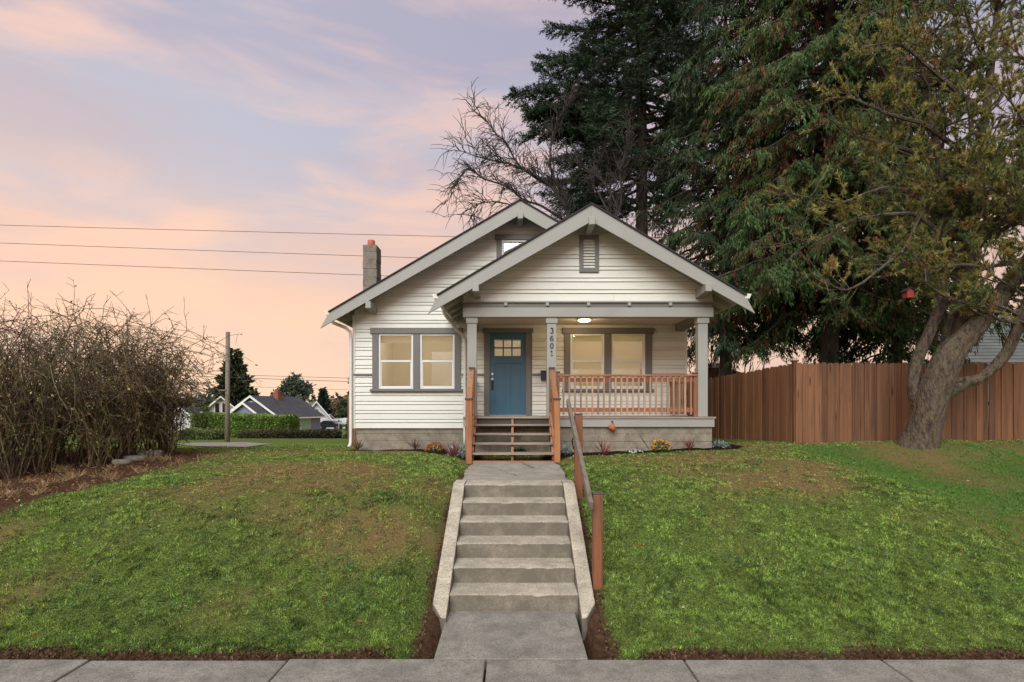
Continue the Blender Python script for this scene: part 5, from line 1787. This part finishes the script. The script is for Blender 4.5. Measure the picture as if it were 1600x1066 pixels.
far_house('far_house', 'small white shed roofed house half hidden by the brambles', (l2[0], 76, -2.1), R(10), 5.5, 8.0, 2.2, 4.3, M['far_white'], M['far_roof2'], M['white_trim'])
rx0 = P(494, 640, 92)
far_house('far_house', 'white steep gabled house behind the blue bungalow', (rx0[0], 92, -2.5), R(24), 5.6, 14.0, 2.3, 5.7, M['far_white'], M['far_roof2'], M['white_trim'], windows=[(0.0, 3.4, .6, .9), (-.2, .6, 1.0, 1.4), (1.1, .6, .8, 1.4)])
r2 = P(512, 640, 112)
far_house('far_house', 'small white garage with reddish low roof beside the parked car', (r2[0], 112, -2.7), R(85), 7.0, 7.0, 2.1, 3.5, M['far_white'], paint('red_brown_roof', (.17, .10, .085), .9, .2, 1), M['white_trim'])
wl = thing('white_fence', 'long white board fence at the end of the street', 'fence', (P(530, 650, 98)[0], 98, -2.6))
xa, xb = P(517, 0, 98)[0], P(575, 0, 98)[0]
G().hexa([(xa, 98, -2.9), (xb, 98, -2.9), (xb, 98.1, -2.9), (xa, 98.1, -2.9), (xa, 98, P(0, 655, 98)[2]), (xb, 98, P(0, 650, 98)[2]), (xb, 98.1, P(0, 650, 98)[2]), (xa, 98.1, P(0, 655, 98)[2])]).build('board_face', M['far_white'], wl)
for q in np.linspace(0, 1, 6):
    x_ = xa + (xb - xa) * q
    G().box(x_ - .08, x_ + .08, 97.9, 97.998, -2.9, P(0, 654, 98)[2]).build('post', M['white_trim'], wl)
# parked car
cx0 = P(516.5, 666, 90); cz0 = tz(cx0[0], 90)
car = thing('parked_car', 'dark parked car in front of the white garage', 'car', (cx0[0], 90, cz0))
prof = [(-2.1, .35), (2.1, .35), (2.15, .75), (1.9, .92), (1.1, .98), (.5, 1.42), (-.9, 1.45), (-1.6, 1.0), (-2.1, .92), (-2.2, .6)]
M['car'] = paint('dark_car_paint', (.02, .022, .028), .25, .05, 2, .02)
g = G(); g.prism_y([(a, b_) for a, b_ in prof], -.85, .85); g.build('body', M['car'], car, bevel=.05, local=True)
G().prism_y([(-1.35, 1.0), (.9, 1.0), (.45, 1.37), (-.85, 1.39)], -.87, -.855).build('window', M['dark_glass'], car, local=True)
for x_ in (-1.3, 1.35):
    for y_ in (-.88, .70):
        w_ = G().tube([(x_, y_, .33), (x_, y_ + .18, .33)], .33, 14).build('wheel', M['black'], car, local=True)
        G().tube([(x_, y_ - .012, .33), (x_, y_ - .002, .33)], .19, 10).build('hub', M['chrome'], w_, local=True)
# street name post
s0 = P(529.5, 668, 86); sz0 = tz(s0[0], 86)
ss = thing('street_sign', 'small green street name sign on a thin post by the car', 'sign', (s0[0], 86, sz0))
M['sign'] = paint('green_sign', (.05, .22, .20), .5, .05, 3)
G().tube([(s0[0], 86, sz0 - .2), (s0[0], 86, P(0, 656, 86)[2])], .04, 8).build('post', M['gutter'], ss)
za = P(0, 660, 86)[2]
G().box(s0[0] - .45, s0[0] + .45, 85.95, 85.97, za, za + .2).build('plate', M['sign'], ss)
G().box(s0[0] - .02, s0[0] + .0, 85.6, 86.4, za + .21, za + .41).build('plate', M['sign'], ss)


def far_tree(name, label, px, py_base, py_top, wpx, Y, shape, cols, n, leaf, w=None, trunk=True, cat='tree', group=None, dens_in=.45):
    x0, _, _ = P(px, py_base, Y); gz = min(tz(x0, Y), P(px, py_base, Y)[2]); top = P(0, py_top, Y)[2]
    H = top - gz; Rm = wpx / 2 / F * Y
    root = thing(name, label, cat, (x0, Y, gz), group)
    if trunk:
        G().tube([(x0, Y, gz - .3), (x0 + .1, Y, gz + H * .5), (x0, Y, gz + H * .93)], [.03 * H * .5 + .05, .02 * H * .5 + .03, .02], 8).build('trunk', M['bark_dark'], root, smooth=True)
    if shape == 'cone':
        q = 1 - rng.random(n) ** .55; q = .04 + .96 * q
        lay = .80 + .20 * np.sin(q * 42)
        rr = Rm * (1 - q) ** .8 * lay * (dens_in + (1 - dens_in) * rng.random(n) ** .5)
        t_ = rng.random(n) * 6.283
        rr = rr * (1 + .22 * np.sin(t_ * 5 + q * 30) + .12 * rng.normal(size=n))
        c = np.stack([x0 + rr * np.cos(t_), Y + rr * np.sin(t_), gz + H * q], -1)
        d = np.stack([np.cos(t_), np.sin(t_), rng.normal(-.1, .4, n)], -1) + rng.normal(0, .4, (n, 3))
    else:
        K = 46
        u = unit(rng.normal(size=(K, 3))); rad = rng.uniform(.35, 1, (K, 1)) ** .6
        cc = np.array([x0, Y, gz + H * (.58 if shape == 'round' else .52)]) + u * rad * np.array([Rm * .82, Rm * .82, H * (.40 if shape == 'round' else .46)])
        k_ = rng.integers(0, K, n)
        c = cc[k_] + np.clip(rng.normal(0, .14, (n, 3)), -.26, .26) * Rm
        d = rng.normal(0, 1, (n, 3))
    col = tint(n, cols, w, .25)
    kind(arrays_mesh('crown', cards(c, d, leaf * rng.uniform(.6, 1.3, n), leaf * .5), 4, M['needle'], root, col), 'stuff')


DG = [(.030, .050, .024), (.045, .068, .030), (.060, .080, .034)]
GT = 'trees along the street'
far_tree('conifer', 'big dark spruce directly behind the utility pole', 366, 672, 546, 84, 96, 'cone', DG, 9000, .95, group=GT)
far_tree('broad_tree', 'airy grey green tree above the blue bungalow', 460, 670, 588, 56, 125, 'round', [(.075, .10, .065), (.10, .125, .08), (.055, .078, .05)], 3600, .95, group=GT)
far_tree('conifer', 'narrow blue green spruce right of the white gabled house', 505, 672, 605, 28, 120, 'cone', [(.022, .045, .035), (.035, .06, .045)], 3500, .85, group=GT)
far_tree('broad_tree', 'thinning orange brown autumn tree past the narrow spruce', 520, 672, 621, 30, 130, 'round', [(.22, .14, .07), (.28, .19, .10), (.15, .12, .07)], 1100, .8, group=GT)
far_tree('broad_tree', 'dark round tree at the end of the white fence', 543, 672, 628, 32, 116, 'round', DG, 2600, .9, group=GT)
far_tree('broad_tree', 'small dark treetop just behind the bungalow gable', 398, 672, 610, 18, 130, 'round', DG, 900, .8, group=GT)
far_tree('broad_tree', 'tiny dark treetop right of the brick chimney', 427, 672, 611, 10, 135, 'round', DG, 500, .7, group=GT)
far_tree('conifer', 'pointed small tree between the airy tree and the spruce', 490, 672, 615, 16, 140, 'cone', [(.06, .08, .05), (.045, .06, .035)], 900, .8, group=GT)
far_tree('conifer', 'ragged conifer peeping out behind the left corner of the house', 560, 690, 543, 34, 38, 'cone', DG, 2600, .42, group=GT)
far_tree('shrub', 'dark red leaved bush at the right end of the hedge', 455, 685, 655, 24, 47, 'bush', [(.16, .035, .025), (.24, .06, .035), (.10, .03, .02)], 2200, .22, trunk=False, cat='shrub')
far_tree('shrub', 'small green bush in front of the cream house', 322, 660, 633, 20, 62, 'bush', [(.07, .13, .03), (.10, .16, .04)], 1500, .25, trunk=False, cat='shrub')
# a far wood closing the horizon
n = 26000
hx = rng.uniform(-330, 330, n); q_ = fbm(hx * .045 + 3, np.zeros(n) + 2, 4)
hy_ = 210 + rng.random(n) * 25
c = np.stack([hx, hy_, -3.5 + rng.random(n) ** .8 * (4.5 + 7.5 * q_)], -1)
kind(arrays_mesh('distant_woods', cards(c, rng.normal(0, 1, (n, 3)), 2.6, 1.6), 4, M['needle'], None, tint(n, [(.07, .085, .06), (.10, .10, .07), (.13, .10, .065)])), 'stuff', 'low distant woods along the horizon')

# neighbour beyond the fence on the right, and the patio roof behind the porch
nb_ = thing('neighbour_house', 'grey shingled roof of the house beyond the fence behind the pine', 'house', (21.5, 24.5, .8))
g = G(); g.box(17.6, 30, 23.0, 32, .8, 4.0); g.build('wall', M['far_white'], nb_)
xl, _, _ = P(1490, 0, 22.5)
g = G(); g.hexa([(xl, 22.4, 3.7), (31, 22.4, 3.7), (31, 22.5, 3.55), (xl, 22.5, 3.55), (xl + 2.6, 27.5, 6.6), (31, 27.5, 6.6), (31, 27.6, 6.45), (xl + 2.6, 27.6, 6.45)])
g.build('roof', M['far_roof2'], nb_)
# visible courses of shingles
for i in range(17):
    q = (i + .5) / 17
    y_ = 22.4 + 5.1 * q; z_ = 3.70 + 2.9 * q
    G().hexa([(xl + 2.6 * q + .02, y_ - .16, z_ - .065), (31, y_ - .16, z_ - .085), (31, y_ + .1, z_ + .02), (xl + 2.6 * q + .02, y_ + .1, z_ + .02), (xl + 2.6 * q + .02, y_ - .16, z_ - .055), (31, y_ - .16, z_ - .055), (31, y_ + .12, z_ + .085), (xl + 2.6 * q + .02, y_ + .12, z_ + .085)]).build('shingle', M['far_roof2'], nb_)
G().box(xl, 31, 22.28, 22.395, 3.50, 3.72).build('gutter', M['white_trim'], nb_)
pc = thing('patio_cover', 'white framed patio roof with red brick end showing over the fence', 'shed', (P(1125, 600, 22.5)[0], 22.5, 1.0))
x0 = P(1095, 0, 22.5)[0]; x1 = P(1123, 0, 22.5)[0]; zt2 = P(0, 571, 22.5)[2]
G().box(x0, x1, 22.5, 22.7, .8, P(0, 575, 22.5)[2]).build('brick_wall', M['brick'], pc)
for px in (1124, 1128, 1133):
    a = P(px, 0, 22.5)[0]; G().box(a, a + .09, 22.4, 22.49, .8, zt2 - .06).build('post', M['white_trim'], pc)
x2 = P(1198, 0, 20.6)[0]
G().bar((x0, 22.45, zt2), (x1 + .5, 22.45, zt2), .1, .14).build('beam', M['white_trim'], pc)
g = G(); g.hexa([(x1 - .1, 22.6, zt2 - .02), (x2, 20.6, 2.98), (x2 + .8, 25.5, 3.0), (x1, 25.5, zt2 - .02), (x1 - .1, 22.6, zt2 + .05), (x2, 20.6, 3.05), (x2 + .8, 25.5, 3.07), (x1, 25.5, zt2 + .05)])
g.build('roof', M['gutter'], pc)
for q in (.15, .4, .65, .9):
    a = np.array([x1 - .1, 22.55, zt2 - .1]); b_ = np.array([x2, 20.6, 2.9]); c_ = a + (b_ - a) * q
    G().bar(c_, c_ + np.array([.6, 2.6, 0]), .06, .1).build('rafter', M['far_roof2'], pc)
bd = thing('bird', 'tiny dark bird flying in the sky above the far wires', 'bird', P(401, 571, 55))
bx_, by_, bz_ = P(401, 571, 55)
g = G(); g.add([(bx_ - .14, by_, bz_), (bx_ + .14, by_ + .02, bz_ + .01), (bx_ - .02, by_ + .22, bz_ + .10), (bx_ - .02, by_ - .22, bz_ + .10), (bx_, by_, bz_ - .05), (bx_ + .0, by_, bz_ + .05)],
                [(0, 4, 1), (0, 1, 5), (0, 5, 2), (2, 5, 1), (0, 3, 5), (3, 1, 5)])
g.build('body', M['black'], bd)
